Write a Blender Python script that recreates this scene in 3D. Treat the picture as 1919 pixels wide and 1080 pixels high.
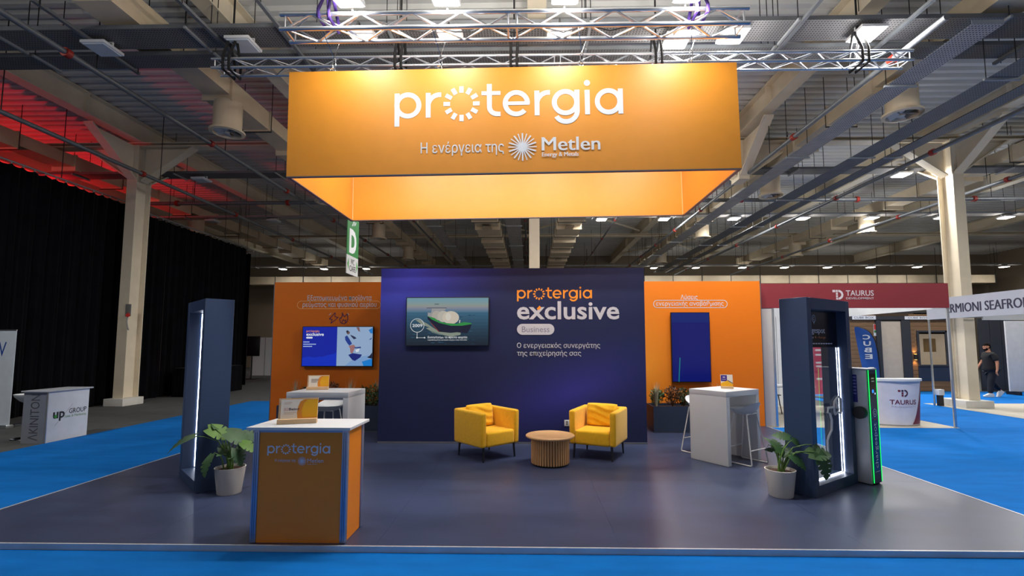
import bpy, bmesh, math, random
from mathutils import Vector, Matrix

for _o in list(bpy.data.objects):
    bpy.data.objects.remove(_o, do_unlink=True)
SC = bpy.context.scene
COL = SC.collection
R = math.radians
PI = math.pi
random.seed(7)

# ------------------------------------------------------------------ camera, world, exposure
cam_d = bpy.data.cameras.new('camera')
cam_d.sensor_fit = 'HORIZONTAL'
cam_d.sensor_width = 36.0
cam_d.lens = 36.0 * 900.0 / 1919.0
cam_d.shift_x = -15.0 / 1919.0
cam_d.shift_y = 33.0 / 1919.0
cam_d.clip_start = 0.05
cam_d.clip_end = 300
cam = bpy.data.objects.new('camera', cam_d)
COL.objects.link(cam)
cam.location = (0, 0, 1.7)
cam.rotation_euler = (R(90) + math.atan(72 / 900.0), 0, 18 / 900.0)
SC.camera = cam

world = bpy.data.worlds.new('world')
SC.world = world
world.use_nodes = True
world.node_tree.nodes['Background'].inputs[0].default_value = (0.97, 0.98, 1.0, 1)
world.node_tree.nodes['Background'].inputs[1].default_value = 0.30
SC.view_settings.view_transform = 'Standard'
SC.view_settings.look = 'None'
SC.view_settings.gamma = 1.0
SC.view_settings.use_curve_mapping = False
SC.view_settings.exposure = 0.0

FILL_SHARE = 0.20       # power share of the fill light added under each lit lamp
LAMP_W = 215.0        # one lit hall lamp
FLOOD_W = 48.0        # one flood on the truss, towards the front of the sign
INNER_W = 28.0        # one flood on the truss, towards the inside of the sign
FLOOD_FILL_W = 50.0        # upward fill light added above each truss flood
RED_W = 600.0         # red stage light behind the curtain
HALL_TINT = (1.0, 0.97, 0.93)

# ------------------------------------------------------------------ materials
def lin(c):
    c = c / 255.0
    return c / 12.92 if c <= 0.04045 else ((c + 0.055) / 1.055) ** 2.4

def rgb(c):
    return (lin(c[0]), lin(c[1]), lin(c[2]), 1.0)

MATS = {}
def mat(name, c=(200, 200, 200), rough=0.5, metal=0.0, var=0.05, scale=6.0, bump=0.0, bscale=60.0,
        emit=0.0, spec=0.5, stretch=None, alpha=1.0, trans=0.0, sheen=0.0):
    """Principled material whose colour is broken up by a little procedural noise."""
    if name in MATS:
        return MATS[name]
    m = bpy.data.materials.new(name)
    m.use_nodes = True
    nt = m.node_tree
    b = nt.nodes['Principled BSDF']
    col = rgb(c)
    b.inputs['Roughness'].default_value = rough
    b.inputs['Metallic'].default_value = metal
    b.inputs['Specular IOR Level'].default_value = spec
    b.inputs['Alpha'].default_value = alpha
    b.inputs['Transmission Weight'].default_value = trans
    b.inputs['Sheen Weight'].default_value = sheen
    tc = nt.nodes.new('ShaderNodeTexCoord')
    src = tc.outputs['Object']
    if stretch:
        mp = nt.nodes.new('ShaderNodeMapping')
        mp.inputs['Scale'].default_value = stretch
        nt.links.new(src, mp.inputs['Vector'])
        src = mp.outputs['Vector']
    if var > 0:
        n = nt.nodes.new('ShaderNodeTexNoise')
        n.inputs['Scale'].default_value = scale
        n.inputs['Detail'].default_value = 4
        nt.links.new(src, n.inputs['Vector'])
        r = nt.nodes.new('ShaderNodeValToRGB')
        r.color_ramp.elements[0].position = 0.3
        r.color_ramp.elements[1].position = 0.7
        r.color_ramp.elements[0].color = tuple(x * (1 - var) for x in col[:3]) + (1,)
        r.color_ramp.elements[1].color = tuple(min(1, x * (1 + var)) for x in col[:3]) + (1,)
        nt.links.new(n.outputs['Fac'], r.inputs['Fac'])
        nt.links.new(r.outputs['Color'], b.inputs['Base Color'])
    else:
        b.inputs['Base Color'].default_value = col
    if bump > 0:
        n2 = nt.nodes.new('ShaderNodeTexNoise')
        n2.inputs['Scale'].default_value = bscale
        nt.links.new(src, n2.inputs['Vector'])
        bp = nt.nodes.new('ShaderNodeBump')
        bp.inputs['Strength'].default_value = bump
        bp.inputs['Distance'].default_value = 0.01
        nt.links.new(n2.outputs['Fac'], bp.inputs['Height'])
        nt.links.new(bp.outputs['Normal'], b.inputs['Normal'])
    if emit > 0:
        b.inputs['Emission Color'].default_value = col
        b.inputs['Emission Strength'].default_value = emit
    MATS[name] = m
    return m

def perforated(name, c, pitch):
    m = mat(name, c, rough=0.55, metal=0.15, var=0.12, scale=3)
    nt = m.node_tree
    b = nt.nodes['Principled BSDF']
    old = b.inputs['Base Color'].links[0].from_socket
    tc = nt.nodes.new('ShaderNodeTexCoord')
    v = nt.nodes.new('ShaderNodeTexVoronoi')
    v.voronoi_dimensions = '2D'
    v.inputs['Scale'].default_value = 1.0 / pitch
    v.inputs['Randomness'].default_value = 0.0
    nt.links.new(tc.outputs['Object'], v.inputs['Vector'])
    lt = nt.nodes.new('ShaderNodeMath')
    lt.operation = 'LESS_THAN'
    lt.inputs[1].default_value = 0.26
    nt.links.new(v.outputs['Distance'], lt.inputs[0])
    mx = nt.nodes.new('ShaderNodeMix')
    mx.data_type = 'RGBA'
    nt.links.new(lt.outputs[0], mx.inputs[0])
    nt.links.new(old, mx.inputs[6])
    mx.inputs[7].default_value = (0.02, 0.022, 0.025, 1)
    nt.links.new(mx.outputs[2], b.inputs['Base Color'])
    return m

def ink(c):            # flat print colour
    return mat('ink_%d_%d_%d' % c, c, rough=0.5, var=0.02, scale=20)

SCREEN_E = 0.85
def glow(c, e=None):   # lit screen pixel colour
    e = SCREEN_E if e is None else e
    n = 'screen_%d_%d_%d_%d' % (c + (int(e * 100),))
    if n in MATS:
        return MATS[n]
    m = bpy.data.materials.new(n)
    m.use_nodes = True
    b = m.node_tree.nodes['Principled BSDF']
    b.inputs['Base Color'].default_value = (0.004, 0.004, 0.006, 1)
    b.inputs['Roughness'].default_value = 0.12
    b.inputs['Emission Color'].default_value = rgb(c)
    b.inputs['Emission Strength'].default_value = e
    MATS[n] = m
    return m

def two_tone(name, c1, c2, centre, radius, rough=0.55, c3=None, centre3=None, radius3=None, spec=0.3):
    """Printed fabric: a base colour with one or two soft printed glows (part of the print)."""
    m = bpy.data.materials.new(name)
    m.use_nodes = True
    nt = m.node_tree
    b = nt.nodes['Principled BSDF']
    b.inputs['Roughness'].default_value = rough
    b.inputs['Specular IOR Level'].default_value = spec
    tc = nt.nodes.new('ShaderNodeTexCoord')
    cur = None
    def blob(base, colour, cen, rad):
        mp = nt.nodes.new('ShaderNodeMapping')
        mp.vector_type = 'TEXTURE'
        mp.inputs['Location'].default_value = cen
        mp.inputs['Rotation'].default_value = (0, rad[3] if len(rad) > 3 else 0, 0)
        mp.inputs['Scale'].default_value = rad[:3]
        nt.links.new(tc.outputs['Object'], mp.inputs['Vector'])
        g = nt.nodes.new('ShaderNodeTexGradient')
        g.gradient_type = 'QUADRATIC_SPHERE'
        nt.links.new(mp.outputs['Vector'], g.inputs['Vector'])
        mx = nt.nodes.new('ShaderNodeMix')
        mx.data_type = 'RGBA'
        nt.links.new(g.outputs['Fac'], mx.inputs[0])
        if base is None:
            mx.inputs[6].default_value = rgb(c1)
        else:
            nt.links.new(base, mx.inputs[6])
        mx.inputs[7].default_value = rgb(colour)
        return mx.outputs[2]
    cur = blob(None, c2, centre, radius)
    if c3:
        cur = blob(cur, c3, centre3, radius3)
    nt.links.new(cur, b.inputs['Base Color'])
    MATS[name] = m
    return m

WHITE = mat('white_laminate', (204, 208, 212), rough=0.45, var=0.015)
CREAM = mat('cream_paint', (220, 208, 184), rough=0.6, var=0.06, scale=2)
DUCT = mat('duct_cream_metal', (208, 192, 164), rough=0.55, var=0.07, scale=2)
GALV = mat('galvanized_steel', (150, 154, 156), rough=0.5, metal=0.15, var=0.12, scale=4)
DARKGALV = mat('weathered_tray_steel', (104, 108, 112), rough=0.6, metal=0.2, var=0.15, scale=3)
PERF_D = perforated('perforated_dark_tray', (116, 115, 114), 0.05)
PERF_L = perforated('perforated_light_tray', (176, 172, 166), 0.05)
ALU = mat('aluminium', (200, 204, 210), rough=0.28, metal=0.9, var=0.04)
BLACK = mat('black_metal', (22, 22, 24), rough=0.5, var=0.1)
CHROME = mat('chrome', (215, 217, 220), rough=0.12, metal=1.0, var=0.02)
RED = mat('red_coupling_paint', (150, 40, 26), rough=0.5, var=0.08)
PIPE = mat('grey_pipe_paint', (116, 120, 124), rough=0.45, metal=0.4, var=0.1)
NAVY = mat('navy_lacquer', (44, 62, 92), rough=0.42, var=0.03, scale=1.5)
NAVYD = mat('navy_planter_board', (34, 46, 68), rough=0.5, var=0.05)
ORANGE = mat('orange_fabric', (230, 146, 16), rough=0.42, var=0.02, bump=0.02, bscale=300, spec=0.85)
_ob = ORANGE.node_tree.nodes['Principled BSDF']
_ob.inputs['Coat Weight'].default_value = 0.5
_ob.inputs['Coat Roughness'].default_value = 0.5
ORANGE_P = mat('orange_counter_panel', (230, 132, 22), rough=0.45, var=0.02)
YELLOW = mat('yellow_upholstery', (234, 178, 4), rough=0.85, var=0.06, scale=25, bump=0.15, bscale=350, sheen=0.2)
OAK = mat('oak_veneer', (206, 164, 116), rough=0.5, var=0.12, scale=5, stretch=(1, 9, 1))
OAKV = mat('oak_slat', (196, 150, 102), rough=0.55, var=0.15, scale=5, stretch=(9, 9, 0.8))
PINE = mat('pale_plywood', (214, 180, 140), rough=0.55, var=0.08, scale=6, stretch=(1, 1, 8))
POT = mat('matte_white_pot', (200, 196, 190), rough=0.6, var=0.03)
SOIL = mat('potting_soil', (62, 38, 24), rough=0.95, var=0.4, scale=60, bump=0.6, bscale=80)
LEAF = mat('monstera_leaf_green', (48, 82, 42), rough=0.6, var=0.25, scale=9)
LEAFL = mat('monstera_leaf_light', (74, 112, 28), rough=0.6, var=0.2, scale=9)
LEAFD = mat('monstera_leaf_dark', (36, 72, 38), rough=0.6, var=0.25, scale=9)
STEM = mat('petiole_green', (92, 126, 52), rough=0.5, var=0.15)
LED = mat('white_led_strip', (236, 242, 255), emit=11.0, var=0)
GREENLED = mat('green_led_strip', (20, 220, 84), emit=1.6, var=0)
LAMP_ON = mat('lit_lamp_diffuser', (255, 246, 232), emit=14.0, var=0)
LAMP_OFF = mat('unlit_lamp_diffuser', (196, 206, 214), rough=0.4, var=0.03)
LAMP_BODY = mat('lamp_housing_white', (216, 218, 220), rough=0.45, var=0.03)

# ------------------------------------------------------------------ geometry helpers
def link(o, parent=None):
    COL.objects.link(o)
    if parent is not None:
        o.parent = parent
    return o

def tag(o, label, cat, group=None):
    o['label'] = label
    o['category'] = cat
    if group:
        o['group'] = group
    return o

def thing(name, label, cat, loc=(0, 0, 0), rz=0.0, group=None):
    o = bpy.data.objects.new(name, None)
    o.empty_display_size = 0.1
    COL.objects.link(o)
    o.location = loc
    o.rotation_euler = (0, 0, rz)
    return tag(o, label, cat, group)

def structure(o):
    o['kind'] = 'structure'
    return o

class MB:
    def __init__(self):
        self.v, self.f, self.mi, self.mats = [], [], [], []
        self.cur = 0
    def use(self, m):
        if m not in self.mats:
            self.mats.append(m)
        self.cur = self.mats.index(m)
        return self
    def add(self, vs, fs):
        o = len(self.v)
        self.v += [tuple(p) for p in vs]
        for f in fs:
            self.f.append(tuple(i + o for i in f))
            self.mi.append(self.cur)
        return self
    def box(self, x0, x1, y0, y1, z0, z1, M=None):
        vs = [Vector(p) for p in ((x0, y0, z0), (x1, y0, z0), (x1, y1, z0), (x0, y1, z0),
                                  (x0, y0, z1), (x1, y0, z1), (x1, y1, z1), (x0, y1, z1))]
        if M is not None:
            vs = [M @ p for p in vs]
        return self.add(vs, [(0, 3, 2, 1), (4, 5, 6, 7), (0, 1, 5, 4), (1, 2, 6, 5), (2, 3, 7, 6), (3, 0, 4, 7)])
    def cyl(self, p0, p1, r0, r1=None, n=10, cap=True):
        p0, p1 = Vector(p0), Vector(p1)
        r1 = r0 if r1 is None else r1
        d = (p1 - p0).normalized()
        a = d.orthogonal().normalized()
        b = d.cross(a)
        vs, fs = [], []
        for p, r in ((p0, r0), (p1, r1)):
            for i in range(n):
                t = 2 * PI * i / n
                vs.append(p + a * (r * math.cos(t)) + b * (r * math.sin(t)))
        for i in range(n):
            j = (i + 1) % n
            fs.append((i, j, n + j, n + i))
        if cap:
            fs.append(tuple(range(n - 1, -1, -1)))
            fs.append(tuple(range(n, 2 * n)))
        return self.add(vs, fs)
    def tube(self, pts, r, n=8, closed=False):
        pts = [Vector(p) for p in pts]
        m = len(pts)
        vs, fs = [], []
        ref = None
        for k, p in enumerate(pts):
            if closed:
                d = pts[(k + 1) % m] - pts[k - 1]
            else:
                d = pts[min(k + 1, m - 1)] - pts[max(k - 1, 0)]
            d.normalize()
            if ref is None:
                a = d.orthogonal().normalized()
            else:
                a = ref - d * ref.dot(d)
                a = a.normalized() if a.length > 1e-5 else d.orthogonal().normalized()
            ref = a
            b = d.cross(a)
            rr = r[k] if isinstance(r, (list, tuple)) else r
            for i in range(n):
                t = 2 * PI * i / n
                vs.append(p + a * (rr * math.cos(t)) + b * (rr * math.sin(t)))
        for k in range(m if closed else m - 1):
            k2 = (k + 1) % m
            for i in range(n):
                j = (i + 1) % n
                fs.append((k * n + i, k * n + j, k2 * n + j, k2 * n + i))
        if not closed:
            fs.append(tuple(range(n - 1, -1, -1)))
            fs.append(tuple((m - 1) * n + i for i in range(n)))
        return self.add(vs, fs)
    def lathe(self, prof, n=24, c=(0, 0, 0), sx=1.0, sy=1.0):
        vs, fs = [], []
        for r, z in prof:
            for i in range(n):
                t = 2 * PI * i / n
                vs.append((c[0] + sx * r * math.cos(t), c[1] + sy * r * math.sin(t), c[2] + z))
        for k in range(len(prof) - 1):
            for i in range(n):
                j = (i + 1) % n
                fs.append((k * n + i, k * n + j, (k + 1) * n + j, (k + 1) * n + i))
        if prof[0][0] > 1e-6:
            fs.append(tuple(range(n - 1, -1, -1)))
        if prof[-1][0] > 1e-6:
            fs.append(tuple((len(prof) - 1) * n + i for i in range(n)))
        return self.add(vs, fs)
    def prism(self, pts, o, x, u, depth):
        """Outline pts (2-D) in the plane o + x*a + u*b, pushed back by depth along the normal."""
        o, x, u = Vector(o), Vector(x), Vector(u)
        nrm = x.cross(u).normalized()
        n = len(pts)
        fr = [o + x * a + u * b for a, b in pts]
        bk = [p - nrm * depth for p in fr]
        fs = [tuple(range(n)), tuple(range(2 * n - 1, n - 1, -1))]
        for i in range(n):
            j = (i + 1) % n
            fs.append((i, n + i, n + j, j))
        return self.add(fr + bk, fs)
    def mesh(self, name, m=None, smooth=False, bevel=0.0, seg=2):
        me = bpy.data.meshes.new(name)
        me.from_pydata(self.v, [], self.f)
        if self.mats:
            for k in self.mats:
                me.materials.append(k)
            me.polygons.foreach_set('material_index', self.mi)
        elif m is not None:
            me.materials.append(m)
        if bevel > 0:
            bm = bmesh.new()
            bm.from_mesh(me)
            bmesh.ops.remove_doubles(bm, verts=bm.verts, dist=1e-5)
            es = [e for e in bm.edges if len(e.link_faces) == 2 and e.calc_face_angle(0) > 0.5]
            bmesh.ops.bevel(bm, geom=es, offset=bevel, segments=seg, profile=0.6, affect='EDGES', clamp_overlap=True)
            bm.to_mesh(me)
            bm.free()
            smooth = True
        if smooth:
            me.polygons.foreach_set('use_smooth', [True] * len(me.polygons))
            me.set_sharp_from_angle(angle=R(38))
        me.update()
        return me
    def build(self, name, m=None, parent=None, smooth=False, bevel=0.0, seg=2, label=None):
        o = bpy.data.objects.new(name, self.mesh(name, m, smooth, bevel, seg))
        if label:
            o['label'] = label
        return link(o, parent)

def box(name, m, parent, x0, x1, y0, y1, z0, z1, bevel=0.0, seg=2):
    return MB().box(x0, x1, y0, y1, z0, z1).build(name, m, parent, bevel=bevel, seg=seg)

def rod(name, m, parent, p0, p1, r, n=8):
    return MB().cyl(p0, p1, r, n=n).build(name, m, parent, smooth=True)

def inst(name, me, parent, loc=(0, 0, 0), rot=(0, 0, 0)):
    o = bpy.data.objects.new(name, me)
    o.location = loc
    o.rotation_euler = rot
    return link(o, parent)

def copy_tree(o, parent=None):
    c = o.copy()
    COL.objects.link(c)
    c.parent = parent
    for ch in list(o.children):
        copy_tree(ch, c)
    return c

# ------------------------------------------------------------------ lettering and flat print
_TEXT = {}
def text_geo(s, bold):
    k = (s, bold)
    if k in _TEXT:
        return _TEXT[k]
    cu = bpy.data.curves.new('lettering', 'FONT')
    cu.body = s
    cu.size = 1.0
    cu.offset = bold
    cu.resolution_u = 3
    ob = bpy.data.objects.new('lettering', cu)
    COL.objects.link(ob)
    dg = bpy.context.evaluated_depsgraph_get()
    me = bpy.data.meshes.new_from_object(ob.evaluated_get(dg))
    vs = [(v.co.x, v.co.y) for v in me.vertices]
    fs = [tuple(p.vertices) for p in me.polygons]
    bpy.data.objects.remove(ob, do_unlink=True)
    bpy.data.curves.remove(cu)
    bpy.data.meshes.remove(me)
    _TEXT[k] = (vs, fs)
    return vs, fs

class Print:
    """Flat print laid on a face: o = lower left corner, x = right, u = up, all in the parent's space."""
    def __init__(self, o, x, u, lift=0.0015):
        self.o, self.x, self.u = Vector(o), Vector(x).normalized(), Vector(u).normalized()
        self.n = self.x.cross(self.u).normalized()
        self.b = MB()
        self.parts = [('lettering', self.b)]
        self.lift = lift
        self.step = 0.0006
    def part(self, name):
        if self.b.f:
            self.b = MB()
            self.parts.append((name, self.b))
        else:
            self.parts[-1] = (name, self.b)
    def geo(self, pts, fs, m):
        self.lift += 0.00002
        self.b.use(m)
        self.b.add([self.o + self.x * a + self.u * c + self.n * self.lift for a, c in pts], fs)
        return self
    def up(self):
        self.lift += self.step
        return self
    def poly(self, pts, m):
        self.geo(pts, [tuple(range(len(pts)))], m)
        return self.up()
    def rect(self, x0, x1, y0, y1, m):
        return self.poly([(x0, y0), (x1, y0), (x1, y1), (x0, y1)], m)
    def disc(self, cx, cy, rx, m, ry=None, n=24):
        ry = rx if ry is None else ry
        return self.poly([(cx + rx * math.cos(2 * PI * i / n), cy + ry * math.sin(2 * PI * i / n)) for i in range(n)], m)
    def arc(self, cx, cy, r0, r1, a0, a1, m, n=24):
        pts, fs = [], []
        for i in range(n + 1):
            t = R(a0 + (a1 - a0) * i / n)
            pts += [(cx + r0 * math.cos(t), cy + r0 * math.sin(t)), (cx + r1 * math.cos(t), cy + r1 * math.sin(t))]
        for i in range(n):
            fs.append((2 * i, 2 * i + 1, 2 * i + 3, 2 * i + 2))
        return self.geo(pts, fs, m)
    def line(self, p, q, w, m):
        dx, dy = q[0] - p[0], q[1] - p[1]
        l = math.hypot(dx, dy)
        nx, ny = -dy / l * w / 2, dx / l * w / 2
        return self.geo([(p[0] - nx, p[1] - ny), (q[0] - nx, q[1] - ny), (q[0] + nx, q[1] + ny), (p[0] + nx, p[1] + ny)],
                        [(0, 1, 2, 3)], m)
    def path(self, pts, w, m, closed=False):
        k = len(pts)
        for i in range(k if closed else k - 1):
            self.line(pts[i], pts[(i + 1) % k], w, m)
        for p in pts:
            self.geo([(p[0] + w / 2 * math.cos(t * PI / 4), p[1] + w / 2 * math.sin(t * PI / 4)) for t in range(8)], [tuple(range(8))], m)
        return self.up()
    def pill(self, x0, x1, y0, y1, m, w=None):
        self.part('pill_outline' if w else 'pill_badge')
        r = (y1 - y0) / 2
        cy = (y0 + y1) / 2
        if w is None:
            pts = [(x1 - r + r * math.cos(R(a)), cy + r * math.sin(R(a))) for a in range(-90, 91, 12)]
            pts += [(x0 + r + r * math.cos(R(a)), cy + r * math.sin(R(a))) for a in range(90, 271, 12)]
            return self.poly(pts, m)
        self.arc(x1 - r, cy, r - w, r, -90, 90, m)
        self.arc(x0 + r, cy, r - w, r, 90, 270, m)
        self.line((x0 + r, y0 + w / 2), (x1 - r, y0 + w / 2), w, m)
        self.line((x0 + r, y1 - w / 2), (x1 - r, y1 - w / 2), w, m)
        return self.up()
    def text(self, s, x0, x1, y0, y1, m, bold=0.0, rot=0, heavy=0.0):
        vs, fs = text_geo(s, bold)
        if not vs:
            return self
        self.part('lettering')
        a0, a1 = min(v[0] for v in vs), max(v[0] for v in vs)
        b0, b1 = min(v[1] for v in vs), max(v[1] for v in vs)
        if rot == 0:
            pts = [(x0 + (v[0] - a0) / (a1 - a0) * (x1 - x0), y0 + (v[1] - b0) / (b1 - b0) * (y1 - y0)) for v in vs]
        elif rot == 90:    # reads upwards
            pts = [(x1 - (v[1] - b0) / (b1 - b0) * (x1 - x0), y0 + (v[0] - a0) / (a1 - a0) * (y1 - y0)) for v in vs]
        else:              # reads downwards
            pts = [(x0 + (v[1] - b0) / (b1 - b0) * (x1 - x0), y1 - (v[0] - a0) / (a1 - a0) * (y1 - y0)) for v in vs]
        self.geo(pts, fs, m)
        for dx in ((-heavy, heavy) if heavy else ()):
            self.geo([(q[0] + dx, q[1]) for q in pts], fs, m)
        return self.up()
    def sun_logo(self, x0, x1, ybase, m):
        """The word protergia with a ring of twelve dashes for its o; x0..x1 = whole width, ybase = baseline."""
        self.part('logo')
        k = (x1 - x0) / 1710.0
        X = lambda a: x0 + (a - 90) * k
        Y = lambda b: ybase + b * k
        w = 37
        bar = lambda a0, a1, b0, b1: self.geo([(X(a0), Y(b0)), (X(a1), Y(b0)), (X(a1), Y(b1)), (X(a0), Y(b1))], [(0, 1, 2, 3)], m)
        ring = lambda cx, cy, ro, t0=0, t1=360, ww=w: self.arc(X(cx), Y(cy), (ro - ww) * k, ro * k, t0, t1, m, 32)
        ring(190, 98, 102); bar(90, 127, -65, 193)                       # p
        for s in (325, 1141):                                             # r
            bar(s, s + 37, 0, 193)
            ring(s + 105, 90, 105, 88, 180, 36)
            bar(s + 105, s + 116, 159, 195)
        for i in range(12):                                               # o
            t = 2 * PI * i / 12
            c, s = math.cos(t), math.sin(t)
            q = []
            for rr, tt in ((86, -16), (136, -16), (136, 16), (86, 16)):
                q.append((X(594 + rr * c - tt * s), Y(103 + rr * s + tt * c)))
            self.geo(q, [(0, 1, 2, 3)], m)
        bar(785, 822, 72, 252); bar(745, 887, 165, 196)                  # t
        ring(860, 75, 75, 180, 275, 37)
        bar(860, 887, 0, 35)
        ring(1005, 98, 102, 0, 318); bar(910, 1105, 84, 112)             # e
        ring(1372, 98, 102); bar(1440, 1477, 20, 193)                    # g
        ring(1375, 32, 102, -150, 0)
        bar(1516, 1553, 0, 190); self.arc(X(1535), Y(244), 0, 23 * k, 0, 360, m, 20)   # i
        ring(1692, 98, 102); bar(1763, 1800, 0, 195)                     # a
        return self.up()
    def star(self, cx, cy, r, m):
        self.part('star_emblem')
        for i in range(20):
            t = 2 * PI * i / 20 + PI / 2
            w = r * (0.11 if i % 2 == 0 else 0.075)
            self.line((cx + 0.02 * r * math.cos(t), cy + 0.02 * r * math.sin(t)), (cx + r * math.cos(t), cy + r * math.sin(t)), w, m)
        self.arc(cx, cy, 0, r * 0.3, 0, 360, m)
        return self.up()
    def build(self, parent, name=None):
        if name is None:
            return [q.build(n, None, parent) for n, q in self.parts if q.f]
        j = MB()
        for n, q in self.parts:
            o = len(j.v)
            j.v += q.v
            for f, k in zip(q.f, q.mi):
                j.use(q.mats[k])
                j.f.append(tuple(i + o for i in f))
                j.mi.append(j.cur)
        return j.build(name, None, parent)

XA, ZA = (1, 0, 0), (0, 0, 1)
INK_W = ink((222, 226, 230))

# ================================================================== THE HALL
GREYF = mat('grey_hall_carpet', (74, 76, 76), rough=0.9, var=0.12, scale=3, bump=0.1, bscale=200)
BEIGEF = mat('beige_concrete', (172, 166, 152), rough=0.7, var=0.08, scale=2)
CARPET = mat('blue_exhibition_carpet', (0, 100, 178), rough=0.92, var=0.10, scale=1.6, bump=0.15, bscale=300, stretch=(1, 4, 1), spec=0.15)
VINYL = mat('dark_slate_vinyl', (52, 61, 88), rough=0.36, var=0.16, scale=1.2, bump=0.02, bscale=40, stretch=(1, 2.5, 1), spec=0.5)
DECK = mat('grey_ceiling_deck', (204, 203, 198), rough=0.6, var=0.06, scale=0.7)
FZ = -0.06
structure(box('floor', GREYF, None, -24, 34, -12, 36, FZ - 0.2, FZ))
WALLM = mat('far_wall_paint', (128, 116, 98), rough=0.8, var=0.06, scale=0.6)
structure(box('wall_back', WALLM, None, -24, 34, 36, 36.3, FZ, 8.6))
structure(box('wall_left', WALLM, None, -24.3, -24, -12, 36.3, FZ, 8.6))

structure(box('wall_right', WALLM, None, 34, 34.3, -12, 36.3, FZ, 8.6))

# corrugated roof deck, ribs running across the hall
b = MB()
pts = []
y = -12.0
while y < 36.2:
    pts += [(y, 8.34), (y + 0.12, 8.34), (y + 0.16, 8.42), (y + 0.26, 8.42)]
    y += 0.30
vs, fs = [], []
for yy, zz in pts:
    vs += [(-24.3, yy, zz), (34.3, yy, zz)]
for i in range(len(pts) - 1):
    fs.append((2 * i, 2 * i + 2, 2 * i + 3, 2 * i + 1))
b.add(vs, fs)
b.box(-24.3, 34.3, -12.3, 36.3, 8.5, 8.6)
structure(b.build('ceiling', DECK))

def carpet(name, m, label, x0, x1, y0, y1, z=FZ, h=0.012):
    o = box(name, m, None, x0, x1, y0, y1, z + 0.0005, z + h)
    return tag(o, label, 'carpet')
carpet('aisle_carpet', CARPET, 'bright blue carpet strip running along the front and under the stand', -8.55, 11.6, -6, 10.36)
carpet('aisle_carpet', CARPET, 'bright blue carpet strip receding left of the orange wall', -8.55, -5.56, 10.365, 14.8)
carpet('aisle_carpet', CARPET, 'bright blue carpet strip right of the red fascia booth', 8.98, 11.6, 10.365, 14.6)
carpet('aisle_carpet', CARPET, 'bright blue carpet under the walking person', 8.98, 26, 14.61, 18.2)
carpet('floor_covering', BEIGEF, 'beige floor strip around the base of the right column', 11.61, 30, -6, 14.6)
carpet('floor_covering', BEIGEF, 'beige floor of the red fascia booth', 4.95, 8.97, 10.37, 14.0)

# the raised stand floor
pf = thing('stand_platform', 'dark slate vinyl platform with a metal edge strip under the whole stand', 'platform', (0, 4.18, FZ + 0.012))
PX0, PX1, PY0, PY1 = -5.45, 4.90, 4.18, 10.22
H0 = -(FZ + 0.012)
for i in range(5):
    for j in range(3):
        xa = PX0 + (PX1 - PX0) * i / 5
        xb = PX0 + (PX1 - PX0) * (i + 1) / 5
        ya = (PY1 - PY0) * j / 3
        yb = (PY1 - PY0) * (j + 1) / 3
        box('vinyl_sheet', VINYL, pf, xa + 0.0008, xb - 0.0008, ya + 0.0008, yb - 0.0008, 0.0, H0)
EDGE = mat('brushed_edge_strip', (198, 200, 204), rough=0.35, metal=0.3, var=0.1, scale=3)
box('edge_strip', EDGE, pf, PX0 - 0.02, PX1 + 0.02, -0.02, -0.001, 0.0, H0 + 0.003)
box('edge_strip', EDGE, pf, PX0 - 0.02, PX0 - 0.001, 0.0, PY1 - PY0, 0.0, H0 + 0.003)
box('edge_strip', EDGE, pf, PX1 + 0.001, PX1 + 0.02, 0.0, PY1 - PY0, 0.0, H0 + 0.003)

# ---------------- steel frame
def ibeam(name, label, p0, p1, w, h, group=None):
    """I-beam from p0 to p1 (horizontal), z is the underside."""
    p0, p1 = Vector(p0), Vector(p1)
    L = (p1 - p0).length
    a = math.atan2(p1.y - p0.y, p1.x - p0.x)
    t = thing(name, label, 'beam', p0, a, group)
    box('flange', CREAM, t, 0, L, -w / 2, w / 2, 0, 0.025)
    box('flange', CREAM, t, 0, L, -w / 2, w / 2, h - 0.025, h)
    box('web', CREAM, t, 0, L, -0.01, 0.01, 0.0255, h - 0.0255)
    n = int(L / 6)
    for i in range(1, n + 1):
        x = i * L / (n + 1)
        box('stiffener', CREAM, t, x - 0.008, x + 0.008, -w / 2 + 0.01, w / 2 - 0.01, 0.026, h - 0.026)
    return t
rn = {-17.6: 'far left roof beam beyond the curtain line', -11.75: 'roof beam running back over the left column',
      -5.8: 'roof beam between the left column and the sign', 0.14: 'roof beam over the middle column behind the stand',
      6.2: 'roof beam just right of the orange sign', 12.25: 'roof beam over the right column', 18.2: 'roof beam right of the right column',
      24.2: 'roof beam at the far right of the hall'}
for x, lb in rn.items():
    ibeam('roof_beam', 'cream steel ' + lb, (x, -12, 7.74), (x, 35.9, 7.74), 0.34, 0.58, 'roof beams running front to back')
for yv, lb in ((13.9, 'cream steel cross beam over the two side columns'), (26.2, 'cream steel cross beam deep in the hall')):
    ibeam('cross_beam', lb, (-24, yv, 7.60), (34, yv, 7.60), 0.34, 0.13)

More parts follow.
